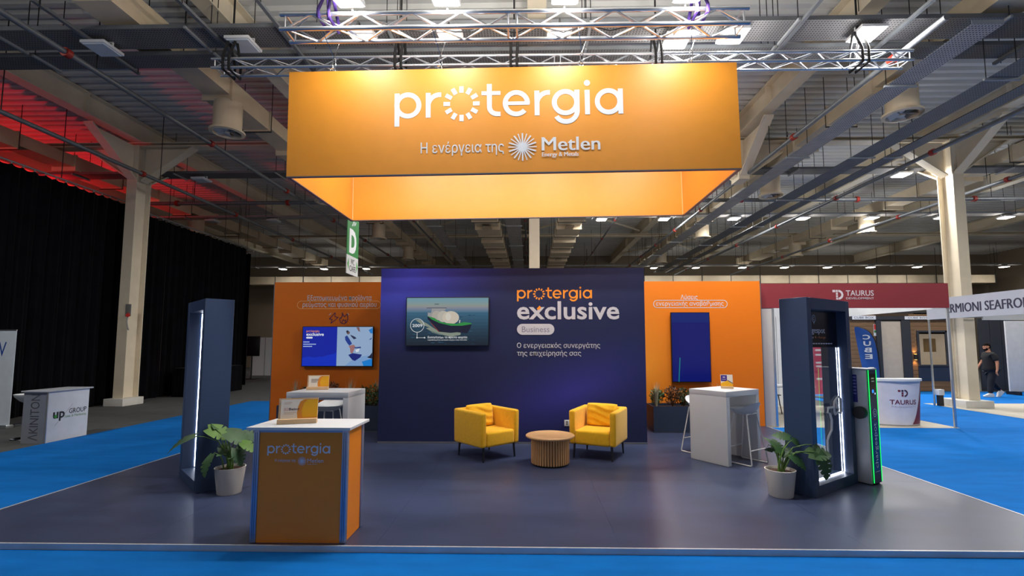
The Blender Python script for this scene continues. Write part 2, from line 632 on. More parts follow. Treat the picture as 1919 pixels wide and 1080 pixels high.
COLY = 13.9
def column(x, label, y=COLY, plinth=0.38, top=7.6):
    t = thing('steel_column', label, 'column', (x, y, FZ), 0, 'cream steel columns')
    h = top - FZ
    box('flange', CREAM, t, -0.15, 0.15, -0.27, -0.245, 0, h)
    box('flange', CREAM, t, -0.15, 0.15, 0.245, 0.27, 0, h)
    box('web', CREAM, t, -0.012, 0.012, -0.2445, 0.2445, 0, h)
    if plinth:
        box('plinth', mat('plinth_paint', (206, 204, 198), rough=0.7, var=0.05), t, -plinth, plinth, -0.42, plinth + 0.04, 0.001, 0.21, bevel=0.01)
    for dx, dy in ((0, -1), (0, 1), (-1, 0), (1, 0)):
        a = math.atan2(dy, dx)
        M = Matrix.Rotation(a, 4, 'Z')
        s0 = 0.27 if dx == 0 else 0.15
        p = [Vector((s0, 0, h - 1.05)), Vector((s0 + 1.5, 0, h - 0.02))]
        w = 0.13
        q = []
        for v in p:
            for sy in (-w, w):
                q.append(M @ Vector((v.x, sy, v.z)))
        d = Vector((0, 0, 0.05))
        vs = q + [v + d for v in q]
        MB().add(vs, [(0, 1, 3, 2), (4, 6, 7, 5), (0, 4, 5, 1), (2, 3, 7, 6), (0, 2, 6, 4), (1, 5, 7, 3)]).build('knee_brace', CREAM, t)
        g = [M @ Vector((s0, 0.006, h - 1.0)), M @ Vector((s0 + 1.45, 0.006, h - 0.02)), M @ Vector((s0, 0.006, h - 0.02))]
        g2 = [M @ Vector((s0, -0.006, h - 1.0)), M @ Vector((s0 + 1.45, -0.006, h - 0.02)), M @ Vector((s0, -0.006, h - 0.02))]
        MB().add(g + g2, [(0, 1, 2), (5, 4, 3), (0, 3, 4, 1), (1, 4, 5, 2), (2, 5, 3, 0)]).build('gusset', CREAM, t)
    return t
cl = column(-11.75, 'cream steel column standing in front of the black curtain', plinth=0.28)
column(0.14, 'cream steel column rising behind the middle of the blue wall', plinth=0)
cr = column(12.25, 'cream steel column on a white plinth near the walking person')
column(6.2, 'short cream steel knee node hanging from the cross beam right of the sign', plinth=0, top=7.6)
# the node right of the sign is only a stub under the beam
nd = [o for o in bpy.data.objects if o.get('label', '').startswith('short cream')][0]
for ch in list(nd.children):
    if ch.name.split('.')[0] in ('flange', 'web'):
        bpy.data.objects.remove(ch, do_unlink=True)
nd.name = 'beam_node'
nd['category'] = 'bracket'
del nd['group']
nd.location.z = FZ
box('stub', CREAM, nd, -0.15, 0.15, -0.27, 0.27, 7.6 - FZ - 1.15, 7.6 - FZ)
# socket box and red bell on the left column
so = thing('power_socket_box', 'grey power socket box with red plug cap on the left column', 'socket box', (-11.60, 13.6, 2.5))
box('housing', mat('socket_grey', (120, 122, 118), rough=0.6), so, -0.07, 0.09, 0.0, 0.02, 0.0, 0.35, bevel=0.006)
MB().cyl((0.02, -0.005, 0.05), (0.09, -0.09, 0.02), 0.05, n=14).build('plug_cap', mat('signal_red', (186, 40, 34), rough=0.45), so, smooth=True)
MB().tube([(0.05, -0.03, -0.02), (0.05, -0.06, -0.15), (0.08, -0.06, -0.3), (0.1, -0.04, -0.4), (0.06, -0.02, -0.36)], 0.016).build('cable', mat('grey_cable', (150, 150, 150)), so, smooth=True)
# roof bracing rods
for k, (x0, x1, y0, y1, lb) in enumerate(((0.3, 6.0, 20, 26, 'right'), (-5.6, -0.1, 20, 26, 'left'), (6.4, 12.1, 26.5, 33, 'far right'))):
    t = thing('roof_bracing', 'crossed cream bracing bars under the roof deck, %s of the middle column' % lb, 'bracing', ((x0 + x1) / 2, (y0 + y1) / 2, 7.9))
    dx, dy = (x1 - x0) / 2, (y1 - y0) / 2
    rod('brace_bar', CREAM, t, (-dx, -dy, 0), (dx, dy, 0), 0.05)
    rod('brace_bar', CREAM, t, (-dx, dy, 0.11), (dx, -dy, 0.11), 0.05)
    MB().cyl((0, 0, -0.06), (0, 0, 0.17), 0.13, n=12).build('cross_plate', CREAM, t)

# ---------------- cable trays across the hall (perforated sheet seen from below)
def tray(name, label, x0, x1, y0, y1, z, m=DARKGALV, lip=0.07, hangers=True, rungs=None, cables=0):
    t = thing(name, label, 'cable tray', (x0, y0, z))
    L, W = x1 - x0, y1 - y0
    box('tray_bottom', PERF_L if m is GALV else PERF_D, t, 0, L, 0.003, W - 0.003, 0, 0.004)
    box('side_lip', m, t, 0, L, 0, 0.0028, 0, lip)
    box('side_lip', m, t, 0, L, W - 0.0028, W, 0, lip)
    if hangers:
        along_x = L > W
        n = max(2, int((L if along_x else W) / 3.2))
        for i in range(n):
            q = ((L if along_x else W) * (i + 0.5)) / n
            for s in (0, 1):
                if along_x:
                    p = (q, -0.02 if s == 0 else W + 0.02)
                else:
                    p = (-0.02 if s == 0 else L + 0.02, q)
                rod('hanger_rod', BLACK, t, (p[0], p[1], -0.02), (p[0], p[1], 8.34 - z), 0.008, 6)
            if along_x:
                box('support_channel', GALV, t, q - 0.02, q + 0.02, -0.06, W + 0.06, -0.042, -0.001)
            else:
                box('support_channel', GALV, t, -0.06, L + 0.06, q - 0.02, q + 0.02, -0.042, -0.001)
    for i in range(cables):
        f = (i + 0.7) / (cables + 0.6)
        if L > W:
            p = [(L * k / 12, W * f + random.uniform(-0.02, 0.02), 0.025) for k in range(13)]
        else:
            p = [(L * f + random.uniform(-0.02, 0.02), W * k / 24, 0.025) for k in range(25)]
        MB().tube(p, 0.02, 6).build('cable', random.choice((BLACK, mat('blue_cable', (40, 90, 170)), mat('grey_cable', (150, 150, 150)))), t, smooth=True)
    return t
tray('cable_tray', 'wide perforated cable tray across the top edge of the picture', -14, 16, 7.45, 8.0, 6.92)
tray('cable_tray', 'second wide perforated cable tray, just behind the topmost one', -14, 16, 8.20, 8.62, 6.94)
tray('cable_tray', 'blue grey cable tray level with the lower edge of the sign', -16, 26, 14.5, 15.0, 7.05)
tray('cable_tray', 'cable tray carrying the middle row of lit lamps', -16, 28, 19.35, 19.75, 6.95, GALV)
tray('cable_tray', 'cable tray carrying the farthest row of lit lamps', -20, 32, 31.5, 31.9, 6.85, GALV)
# trays running front to back
tray('cable_tray', 'galvanized tray running back just right of the sign, beside the red coupled pipe', 6.66, 7.14, 7.0, 31, 6.50, GALV, cables=0)
tray('cable_tray', 'dark ladder tray with cables right of the round duct outlets', 7.95, 8.45, 6.4, 31, 6.3, DARKGALV, cables=4)
tray('cable_tray', 'outer dark ladder tray with cables nearer the right column', 8.78, 9.12, 6.4, 31, 6.3, DARKGALV, cables=3)
tray('cable_tray', 'galvanized tray running back beside the middle column', -0.95, -0.35, 17.2, 33, 6.5, GALV, cables=0)
tray('cable_tray', 'narrow shiny tray running back left of the middle ducts', -4.15, -3.65, 17.2, 33, 6.5, GALV, cables=1)

def strut(x, y0, y1, z, lb):
    t = thing('strut_channel', 'steel strut channel under the near trays, ' + lb, 'channel', (x, y0, z), 0, 'strut channels under the near trays')
    L = y1 - y0
    box('channel', DARKGALV, t, -0.03, 0.03, 0, L, 0, 0.05)
    for q in (0.08, L - 0.08):
        rod('hanger_rod', BLACK, t, (0.05, q, -0.01), (0.05, q, 8.34 - z), 0.008, 6)
for x, lb in ((-7.5, 'farthest left'), (-5.3, 'between the two unlit lamps'), (-4.1, 'just left of the aluminium truss'), (4.4, 'just right of the aluminium truss'), (6.1, 'at the right end of the rear truss'), (8.62, 'farthest right')):
    strut(x, 6.7, 8.7, 6.86, lb)

# ---------------- air ducts
def duct(label, x, w, z0, z1, y0, y1, step, vents=(), grilles=()):
    t = thing('air_duct', label, 'duct', (x, y0, z0))
    y, k = 0.0, 0
    L = y1 - y0
    while y < L - 0.01:
        e = min(L, y + step)
        dz = 0.0 if k % 2 == 0 else 0.10
        box('duct_section', DUCT, t, -w / 2 + dz * 0.3, w / 2 - dz * 0.3, y + 0.03, e - 0.03, dz, z1 - z0)
        box('duct_flange', DUCT, t, -w / 2 - 0.03, w / 2 + 0.03, e - 0.029, e + 0.029, -0.03, z1 - z0 + 0.03)
        if k % 2 == 0:
            for s in (-1, 1):
                rod('hanger_rod', BLACK, t, (s * (w / 2 + 0.05), e, -0.05), (s * (w / 2 + 0.05), e, 8.34 - z0), 0.009, 6)
            rod('hanger_bar', BLACK, t, (-w / 2 - 0.06, e, -0.045), (w / 2 + 0.06, e, -0.045), 0.014, 6)
        y = e
        k += 1
    for vy, dx in vents:
        v = MB().lathe([(0.29, 0.0), (0.29, -0.62), (0.36, -0.64), (0.36, -0.68), (0.29, -0.695), (0.27, -0.66), (0.26, -0.45), (0.0, -0.45)], 24,
                       (dx, vy - y0, 0.0)).build('round_outlet', DUCT, t, smooth=True)
        bl = MB()
        for i in range(6):
            a = i * PI / 3
            ca, sa = math.cos(a), math.sin(a)
            P = lambda r, s, z: (dx + r * ca - s * sa, vy - y0 + r * sa + s * ca, z)
            bl.add([P(0.03, -0.02, -0.66), P(0.26, -0.10, -0.68), P(0.26, 0.10, -0.60), P(0.03, 0.02, -0.58)], [(0, 1, 2, 3), (3, 2, 1, 0)])
        bl.cyl((dx, vy - y0, -0.69), (dx, vy - y0, -0.58), 0.05, n=10)
        bl.build('swirl_blades', mat('outlet_grey', (190, 190, 184), rough=0.5), v)
    for gy in grilles:
        g = box('grille', mat('grille_dark', (96, 90, 80), rough=0.6), t, -0.17, 0.17, gy - y0 - 0.3, gy - y0 + 0.3, -0.02, 0.0)
        for i in range(5):
            box('louvre', DUCT, g, -0.16, 0.16, gy - y0 - 0.27 + i * 0.12, gy - y0 - 0.22 + i * 0.12, -0.032, -0.0205)
    return t
duct('cream rectangular air duct left of the sign with round downward outlets', -6.9, 0.62, 7.1, 7.55, 7.0, 33, 1.55, [(10.3, 0.12), (15.6, 0.1), (21.2, 0.1), (26.5, 0.1)])
duct('cream rectangular air duct right of the sign with round downward outlets', 7.72, 0.66, 7.1, 7.55, 7.0, 33, 1.55, [(9.75, 0), (15.2, 0), (21.3, 0), (28, 0)])
duct('flat cream air duct with square grilles left of the middle column', -1.75, 1.0, 6.5, 6.83, 17.2, 33.2, 1.3, grilles=(19.5, 27))
duct('flat cream air duct with square grilles right of the middle column', 1.65, 1.0, 6.5, 6.83, 17.2, 33.2, 1.3, grilles=(19.5, 27))
duct('cream rectangular air duct far left above the curtains', -14.5, 0.7, 7.1, 7.55, 7.5, 33, 1.7, [(20, 0.2)])
duct('cream rectangular air duct beyond the right column', 14.6, 0.7, 7.1, 7.55, 9, 33, 1.7, [(20.5, -0.2), (26, -0.2)])
# long duct across the far wall
t = thing('air_duct', 'long cream air duct running across the far wall of the hall', 'duct', (-20, 33.4, 5.9))
for i in range(26):
    box('duct_section', DUCT, t, i * 2 + 0.02, i * 2 + 1.98, 0, 0.8, 0, 0.55)
    box('duct_flange', mat('dark_joint', (92, 88, 80)), t, i * 2 + 1.981, i * 2 + 2.019, -0.03, 0.83, -0.03, 0.58)
for i in range(14):
    rod('hanger_rod', BLACK, t, (i * 4, -0.05, -0.03), (i * 4, -0.05, 2.44), 0.015, 6)

# ---------------- sprinkler pipes
def pipe(label, p0, p1, r=0.045, couplings=6, hang=4, rz=8.34, m=PIPE):
    p0, p1 = Vector(p0), Vector(p1)
    t = thing('sprinkler_pipe', label, 'pipe', p0)
    d = p1 - p0
    MB().cyl((0, 0, 0), d, r, n=12).build('pipe_run', m, t, smooth=True)
    for i in range(couplings):
        c = d * ((i + 0.35) / couplings)
        u = d.normalized()
        MB().cyl(c - u * 0.05, c + u * 0.05, r * 1.55, n=10).build('red_coupling', RED, t, smooth=True)
    for i in range(hang):
        c = d * ((i + 0.5) / hang)
        rod('hanger_rod', BLACK, t, c, (c.x, c.y, rz - p0.z), 0.01, 6)
    return t
pipe('grey sprinkler pipe with red couplings left of the left air duct', (-7.8, 6.3, 6.6), (-7.8, 32, 6.6), 0.05, 7, 7)
pipe('grey sprinkler pipe running back above the curtain rail', (-10.6, 7, 6.35), (-10.6, 32, 6.35), 0.05, 6, 6)
pipe('grey sprinkler pipe with red couplings between tray and right air duct', (6.3, 7.0, 6.62), (6.3, 32, 6.62), 0.05, 8, 7)
pipe('grey sprinkler pipe right of the dark ladder trays', (9.7, 6.5, 6.3), (9.7, 32, 6.3), 0.05, 7, 7)
pipe('grey sprinkler pipe running back past the right column', (13.4, 8, 6.3), (13.4, 32, 6.3), 0.05, 6, 6)
pipe('long grey sprinkler pipe crossing the hall from side to side', (-14, 16.6, 6.72), (30, 16.6, 6.72), 0.065, 11, 11)
pipe('thin sprinkler pipe left of the middle ducts', (-4.9, 15, 6.9), (-4.9, 33, 6.9), 0.04, 5, 5)
pipe('thin sprinkler pipe right of the middle ducts', (3.6, 15, 6.9), (3.6, 33, 6.9), 0.04, 5, 5)
pipe('thin sprinkler pipe close beside the middle column', (-0.18, 15, 6.9), (-0.18, 33, 6.9), 0.04, 5, 5)

# ---------------- hall lamps
def ordinal(i):
    return ('leftmost', 'second', 'third', 'fourth', 'fifth', 'sixth', 'seventh', 'eighth', 'ninth', 'tenth', 'eleventh', 'twelfth')[i]
BODY_ME = MB().box(-0.21, 0.21, -0.21, 0.21, 0.02, 0.07).mesh('housing', LAMP_BODY, bevel=0.008)
ON_ME = MB().box(-0.18, 0.18, -0.18, 0.18, 0.0, 0.019).mesh('diffuser', LAMP_ON)
OFF_ME = MB().box(-0.18, 0.18, -0.18, 0.18, 0.0, 0.019).mesh('diffuser', LAMP_OFF)
_b = MB()
_b.box(-0.19, -0.17, -0.012, 0.012, 0.071, 0.13).box(0.17, 0.19, -0.012, 0.012, 0.071, 0.13).box(-0.19, 0.19, -0.012, 0.012, 0.13, 0.1445)
BR_ME = _b.mesh('bracket', LAMP_BODY)
AL = bpy.data.lights.new('lamp_light', 'AREA')
AL.shape = 'SQUARE'
AL.size = 0.36
AL.energy = LAMP_W
AL.color = HALL_TINT
UL = bpy.data.lights.new('added_lamp_fill', 'POINT')  # added point light in the air below a lamp, brightens the ceiling
UL.shadow_soft_size = 0.18
UL.energy = LAMP_W * FILL_SHARE
UL.color = HALL_TINT
AF, UF = AL.copy(), UL.copy()      # the lamps of the farthest row are dimmed
AF.energy *= 0.16
UF.energy *= 0.6
def hall_lamp(x, y, z, lit, label, group, tilt=(0, 0)):
    t = thing('hall_lamp', label, 'ceiling lamp', (x, y, z), 0, group)
    inst('housing', BODY_ME, t, rot=(tilt[0], tilt[1], 0))
    inst('diffuser', ON_ME if lit else OFF_ME, t, rot=(tilt[0], tilt[1], 0))
    inst('bracket', BR_ME, t)
    if lit:
        l = bpy.data.objects.new('lamp_light', AF if y > 30 else AL)
        l.location = (0, 0, -0.012)
        link(l, t)
        l = bpy.data.objects.new('added_lamp_fill', UF if y > 30 else UL)
        l.location = (0, 0, -0.30)
        link(l, t)
    return t
Z1, Z2, Z3, Z4 = 6.775, 6.905, 6.805, 6.705
hall_lamp(-7.4, 7.80, Z1, False, 'unlit white square hall lamp at the upper left, farther from the sign', 'unlit lamps')
hall_lamp(-4.89, 7.74, Z1, False, 'unlit white square hall lamp at the upper left, nearer the sign', 'unlit lamps')
hall_lamp(-10.5, 14.8, Z2, False, 'unlit white square hall lamp right of the left column', 'unlit lamps')
hall_lamp(3.38, 7.66, Z1, True, 'lit square hall lamp at the right end of the aluminium truss', 'lit lamps near the sign')
hall_lamp(5.57, 7.66, Z1, True, 'lit square hall lamp at the upper right, right of the sign', 'lit lamps near the sign')
hall_lamp(2.48, 7.78, Z1, True, 'lit square hall lamp seen below the right part of the aluminium truss', 'lit lamps near the sign')
hall_lamp(11.53, 14.75, Z2, True, 'lit square hall lamp left of the right column', 'lit lamps near the sign')
hall_lamp(17.2, 14.75, Z2, True, 'lit square hall lamp beyond the right column', 'lit lamps near the sign')
for i, x in enumerate((2.98, 5.54, 8.4, 11.2, 13.97, 16.8, 19.35)):
    hall_lamp(x, 19.55, Z3, True, '%s lit lamp in the middle row right of the sign' % ordinal(i), 'middle row of lit lamps')
for x, lb in ((3.3, 'right'), (0.55, 'middle'), (-2.6, 'left')):  # lamps added out of sight to brighten the middle of the ceiling
    hall_lamp(x, 14.75, Z2, True, 'added unseen lit lamp on the tray behind the sign, %s one' % lb, 'lit lamps near the sign')
for i, x in enumerate((-13.3, -10.7)):
    hall_lamp(x, 19.55, Z3, False, '%s unlit lamp in the middle row above the curtain' % ordinal(i), 'unlit lamps')
for i, x in enumerate((-16.6, -13.8, -10.95)):
    hall_lamp(x, 31.7, Z4, True, '%s lit lamp of the three in the farthest row above the left orange wall' % ordinal(i), 'farthest row of lit lamps')
for i, x in enumerate((8.24, 11.0, 14.05, 16.8, 19.6, 22.4, 25.4, 31.0)):
    hall_lamp(x, 31.7, Z4, True, '%s lit lamp in the farthest row right of the blue wall' % ordinal(i), 'farthest row of lit lamps')
hall_lamp(11.2, 7.66, Z1, True, 'lit hall lamp on the topmost tray beyond the right picture edge', 'lit lamps near the sign')
tray('cable_tray', 'cable tray with one added lamp beyond the left picture edge', -14, -7, 4.9, 5.35, 6.92)
hall_lamp(-9.2, 5.1, Z1, True, 'added unseen hall lamp beyond the left picture edge', 'lit lamps near the sign')  # added out of view to light the left aisle and orange wall

# ---------------- aluminium trusses
def truss(label, x0, x1, y0, y1, z0, z1, bay, r, rb):
    t = thing('lighting_truss', label, 'truss', (x0, y0, z0))
    L, W, H = x1 - x0, y1 - y0, z1 - z0
    for yy in (0, W):
        for zz in (0, H):
            rod('chord', ALU, t, (-0.06, yy, zz), (L + 0.06, yy, zz), r, 10)
    n = int(round(L / bay))
    bl = L / n
    mk = lambda a, b2: MB().cyl(a, b2, rb, n=6).mesh('brace', ALU, smooth=True)
    up, dn = mk((0, 0, 0), (bl, 0, H)), mk((0, 0, H), (bl, 0, 0))
    fo, ba = mk((0, 0, 0), (bl, W, 0)), mk((0, W, 0), (bl, 0, 0))
    for i in range(n):
        inst('brace', up if i % 2 == 0 else dn, t, (i * bl, 0, 0))
        inst('brace', dn if i % 2 == 0 else up, t, (i * bl, W, 0))
        inst('brace', fo if i % 2 == 0 else ba, t, (i * bl, 0, 0))
        inst('brace', ba if i % 2 == 0 else fo, t, (i * bl, 0, H))
    ey, ez = mk((0, 0, 0), (0, W, 0)), mk((0, 0, 0), (0, 0, H))
    for xx in (0, L * 0.5 - 0.05, L * 0.5 + 0.05, L):
        inst('end_bar', ey, t, (xx, 0, 0)); inst('end_bar', ey, t, (xx, 0, H))
        inst('end_bar', ez, t, (xx, 0, 0)); inst('end_bar', ez, t, (xx, W, 0))
    return t
truss('bright aluminium truss with flood lights hanging above the orange sign', -2.80, 2.42, 5.18, 5.42, 5.30, 5.475, 0.29, 0.024, 0.011)
truss('longer dim aluminium truss hanging behind the top of the orange sign', -5.20, 6.12, 7.5, 7.75, 6.26, 6.41, 0.30, 0.022, 0.010)
STRAP = mat('black_sling', (20, 20, 22), rough=0.9)
PURPLE = mat('purple_sling', (66, 40, 118), rough=0.85, var=0.1)
for x, lb in ((-5.0, 'leftmost'), (-2.15, 'second from the left'), (-0.25, 'third from the left'), (2.1, 'fourth from the left'), (5.4, 'rightmost')):
    s = thing('lifting_sling', 'black lifting sling around the rear truss, %s of five' % lb, 'sling', (x, 7.63, 6.2), 0, 'black slings on the rear truss')
    for k in (-0.05, 0.05):
        MB().tube([(k, -0.16, 0.02), (k, -0.165, 0.24), (k * 1.2, -0.02, 0.6), (k * 1.2, 0.02, 0.6), (k, 0.165, 0.24), (k, 0.16, 0.02)], 0.022, 6, closed=True).build('strap', STRAP, s, smooth=True)
    rod('hook_rod', STRAP, s, (0, 0, 0.57), (0, 0, 2.14), 0.016)
for x, lb in ((-2.35, 'left'), (1.95, 'right')):
    s = thing('lifting_sling', 'purple lifting sling near the %s end of the flood light truss' % lb, 'sling', (x, 5.30, 5.25), 0, 'purple slings')
    for k in (-0.06, 0.06):
        MB().tube([(k, -0.15, 0.185), (k, -0.15, 0.26), (k * 0.4, 0, 0.62), (k, 0.15, 0.26), (k, 0.15, 0.185)], 0.02, 6, closed=True).build('strap', PURPLE, s, smooth=True)
    rod('chain', BLACK, s, (0, 0, 0.6), (0, 0, 3.09), 0.014)
# cable lying in the truss
MB_c = MB().tube([(-1.4 + 0.18 * i, 5.30 + 0.05 * math.sin(i * 2.1), 5.345 + 0.02 * math.sin(i * 1.7)) for i in range(18)], 0.008, 6)
tag(MB_c.build('power_cable', BLACK, None, smooth=True), 'black power cable lying inside the flood light truss', 'cable')

# ---------------- flood lights on the truss
def flood(x, y, z, aim, size, watts, label, group, face):
    t = thing('flood_light', label, 'flood light', (x, y, z), 0, group)
    d = Vector(aim).normalized()
    q = d.to_track_quat('-Z', 'Y')
    M = q.to_matrix().to_4x4()
    MB().box(-0.15, 0.15, -0.11, 0.11, 0.012, 0.07, M).build('housing', LAMP_BODY, t)
    MB().box(-0.13, 0.13, -0.09, 0.09, 0.0, 0.0115, M).build('lens', LAMP_ON, t)
    yy = (5.18 if face < 0 else 5.42) - y
    MB().tube([(0, yy, 5.475 - z), (0, yy * 0.7, 0.10), (0, 0, 0.06)], 0.012, 6).build('arm', BLACK, t, smooth=True)
    L = bpy.data.lights.new('flood_beam', 'AREA')
    L.shape = 'RECTANGLE'
    L.size, L.size_y = 0.26, 0.18
    L.energy = watts
    L.color = (1.0, 0.97, 0.93)
    o = bpy.data.objects.new('flood_beam', L)
    o.rotation_euler = q.to_euler()
    o.location = d * 0.01
    link(o, t)
    S = bpy.data.lights.new('added_flood_fill', 'AREA')  # added light facing up, brightens trays and roof deck
    S.shape = 'RECTANGLE'
    S.size, S.size_y = 0.26, 0.18
    S.energy = FLOOD_FILL_W
    S.color = (1.0, 0.96, 0.9)
    o = bpy.data.objects.new('added_flood_fill', S)
    o.rotation_euler = (PI, 0, 0)
    o.location = (0, 0, 0.16)
    link(o, t)
for i, x in enumerate((-2.02, -0.93, 0.40, 1.76)):
    flood(x, 5.06, 5.50, (0, 0.26, -1.0), 0, FLOOD_W, '%s flood light on the front of the aluminium truss' % ordinal(i), 'front flood lights', -1)
    flood((-2.07, -0.98, 0.37, 1.95)[i], 5.66, 5.50, (0, 0.28, -1.0), 0, INNER_W, '%s flood light on the rear of the aluminium truss' % ordinal(i), 'rear flood lights', 1)

# ---------------- black curtains along the left
VELVET = mat('black_velvet', (9, 10, 14), rough=0.95, var=0.3, scale=2, sheen=0.03, spec=0.05)
def curtain(label, x, y0, y1, z0, z1):
    t = thing('stage_curtain', label, 'curtain', (x, y0, z0))
    L, h = y1 - y0, z1 - z0
    n = max(1, int(round(L / 1.6)))
    for p in range(n):
        a0, a1 = L * p / n, L * (p + 1) / n
        m = 56
        vs, fs = [], []
        ph = random.uniform(0, 6)
        for i in range(m + 1):
            q = a0 + (a1 - a0) * i / m
            off = 0.05 * math.sin(q * 17 + ph) + 0.025 * math.sin(q * 41 + ph * 2)
            sag = 0.05 * abs(math.sin(PI * (i / m) * 6))
            vs += [(off, q, 0.0), (off * 0.8, q, h * 0.6), (off * 0.5, q, h - sag)]
        for i in range(m):
            for k in range(2):
                fs.append((i * 3 + k, (i + 1) * 3 + k, (i + 1) * 3 + k + 1, i * 3 + k + 1))
        MB().add(vs, fs).build('drape', VELVET, t, smooth=True)
        for i in range(6):
            q = a0 + (a1 - a0) * i / 6
            rod('tie', mat('pale_tie', (150, 150, 148)), t, (0.0, q, h - 0.01), (0.0, q, h + 0.04), 0.014, 6)
    rod('rail', ALU, t, (0, -0.1, h + 0.05), (0, L + 0.1, h + 0.05), 0.025)
    k = max(2, int(L / 3))
    for i in range(k):
        rod('hanger_rod', BLACK, t, (0, L * (i + 0.5) / k, h + 0.05), (0, L * (i + 0.5) / k, 8.34 - z0), 0.01, 6)
    return t
curtain('tall black pleated curtain left of the cream column', -12.3, 6.0, 14.1, FZ + 0.01, 5.98)
curtain('tall black pleated curtain right of the cream column', -12.3, 14.35, 20.4, FZ + 0.01, 5.85)
curtain('black curtain return closing the far end of the curtain line', -12.2, 20.6, 21.6, FZ + 0.01, 5.7).rotation_euler[2] = R(75)
# red stage lights behind the curtain
for i, (x, y, tx, ty, w, lb) in enumerate(((-18.5, 9.0, 0.5, 0.45, 1.0, 'nearer'), (-17.5, 16.5, 0.5, 0.1, 0.5, 'farther'))):
    t = thing('stage_light', 'black stage light with red beam behind the black curtain, the %s one' % lb, 'stage light', (x, y, 5.4))
    d = Vector((tx, ty, 1)).normalized()
    q = d.to_track_quat('-Z', 'Y')
    M = q.to_matrix().to_4x4()
    b = MB()
    b.cyl(M @ Vector((0, 0, 0.3)), M @ Vector((0, 0, 0.0)), 0.13, 0.16, n=16)
    b.build('body', BLACK, t, smooth=True)
    rod('floor_stand', BLACK, t, M @ Vector((0, 0, 0.3)), (0, 0, FZ - 5.4), 0.03)
    L = bpy.data.lights.new('red_beam', 'SPOT')
    L.energy = RED_W * w
    L.color = (1.0, 0.02, 0.03)
    L.spot_size = R(104)
    L.spot_blend = 0.25
    L.shadow_soft_size = 0.08
    o = bpy.data.objects.new('red_beam', L)
    o.rotation_euler = q.to_euler()
    o.location = d * 0.05
    link(o, t)

# ================================================================== THE STAND
# ---------------- hanging orange sign
SX0, SX1, SY0, SY1, SZ0, SZ1 = -2.83, 2.43, 5.40, 7.42, 3.665, 4.945
scx = (SX0 + SX1) / 2
sg = thing('hanging_sign', 'large orange four sided sign with white lettering hanging above the stand', 'hanging sign', (scx, SY0, SZ0))
sg.rotation_euler = (0, -0.0115, 0)
hw, dp, hh = (SX1 - SX0) / 2, SY1 - SY0, SZ1 - SZ0
TH = 0.04
box('front_panel', ORANGE, sg, -hw, hw, 0, TH, 0.012, hh)
box('back_panel', ORANGE, sg, -hw + 0.002, hw - 0.002, dp - TH, dp, 0.012, hh)
box('left_panel', ORANGE, sg, -hw, -hw + TH, TH + 0.001, dp - TH - 0.001, 0.012, hh)
box('right_panel', ORANGE, sg, hw - TH, hw, TH + 0.001, dp - TH - 0.001, 0.012, hh)
FRAME = mat('grey_frame_profile', (120, 122, 128), rough=0.4, metal=0.6)
for a in ((-hw, hw, 0, TH), (-hw, hw, dp - TH, dp), (-hw, -hw + TH, TH, dp - TH), (hw - TH, hw, TH, dp - TH)):
    box('bottom_profile', FRAME, sg, a[0], a[1], a[2], a[3], 0.0, 0.0115)
for x in (-hw + TH + 0.006, hw - TH - 0.006):
    rod('corner_seam', mat('pale_seam', (236, 196, 130)), sg, (x, dp - TH - 0.006, 0.012), (x, dp - TH - 0.006, hh - 0.02), 0.006, 6)
for x in (-2.32, -1.05, 0.62, 1.9):
    for yy in (0.02, dp - 0.02):
        MB().tube([(x - scx + 0.028 * math.cos(k * PI / 6), yy, hh + 0.022 + 0.028 * math.sin(k * PI / 6)) for k in range(12)], 0.006, 6, closed=True).build('eye_bolt', CHROME, sg, smooth=True)
p = Print((0, 0, 0), XA, ZA)
dz = SZ0
p.sun_logo(-1.57 - scx, 1.10 - scx, 4.35 - dz, INK_W)
p.text('Η ενέργεια της', -1.26 - scx, -0.29 - scx, 3.885 - dz, 4.055 - dz, INK_W, bold=0.006)
p.star(-0.075 - scx, 3.975 - dz, 0.165, INK_W)
p.text('Metlen', 0.15 - scx, 0.82 - scx, 3.925 - dz, 4.085 - dz, INK_W, heavy=0.004)
p.text('Energy & Metals', 0.15 - scx, 0.57 - scx, 3.84 - dz, 3.905 - dz, INK_W, heavy=0.002)
p.build(sg)
# rigging wires with shackles
for x, lb in ((-2.32, 'leftmost'), (-1.05, 'second from the left'), (0.62, 'third from the left'), (1.9, 'rightmost')):
    zt = SZ1 + 0.011 * (x - scx)
    w = thing('rigging_wire', 'steel rigging wire from truss to the front of the sign, ' + lb, 'wire', (x, 5.42, zt + 0.05), 0, 'front rigging wires')
    rod('wire', CHROME, w, (0, 0, 0.12), (-0.06, -0.22, 5.30 - zt - 0.05), 0.004, 6)
    rod('wire', CHROME, w, (0, 0, 0.12), (0.06, 0.0, 5.30 - zt - 0.05), 0.004, 6)
    MB().tube([(0.018 * math.cos(k * PI / 5), 0, 0.06 + 0.065 * math.sin(k * PI / 5)) for k in range(10)], 0.006, 6, closed=True).build('shackle', CHROME, w, smooth=True)
for x, lb in ((-2.3, 'left'), (1.85, 'right')):
    zt = SZ1 + 0.011 * (x - scx)
    w = thing('rigging_wire', 'steel rigging wire from rear truss to the back of the sign, %s one' % lb, 'wire', (x, 7.40, zt + 0.05), 0, 'rear rigging wires')
    rod('wire', CHROME, w, (0, 0, 0.0), (0.05, 0.1, 6.26 - zt - 0.05), 0.005, 6)

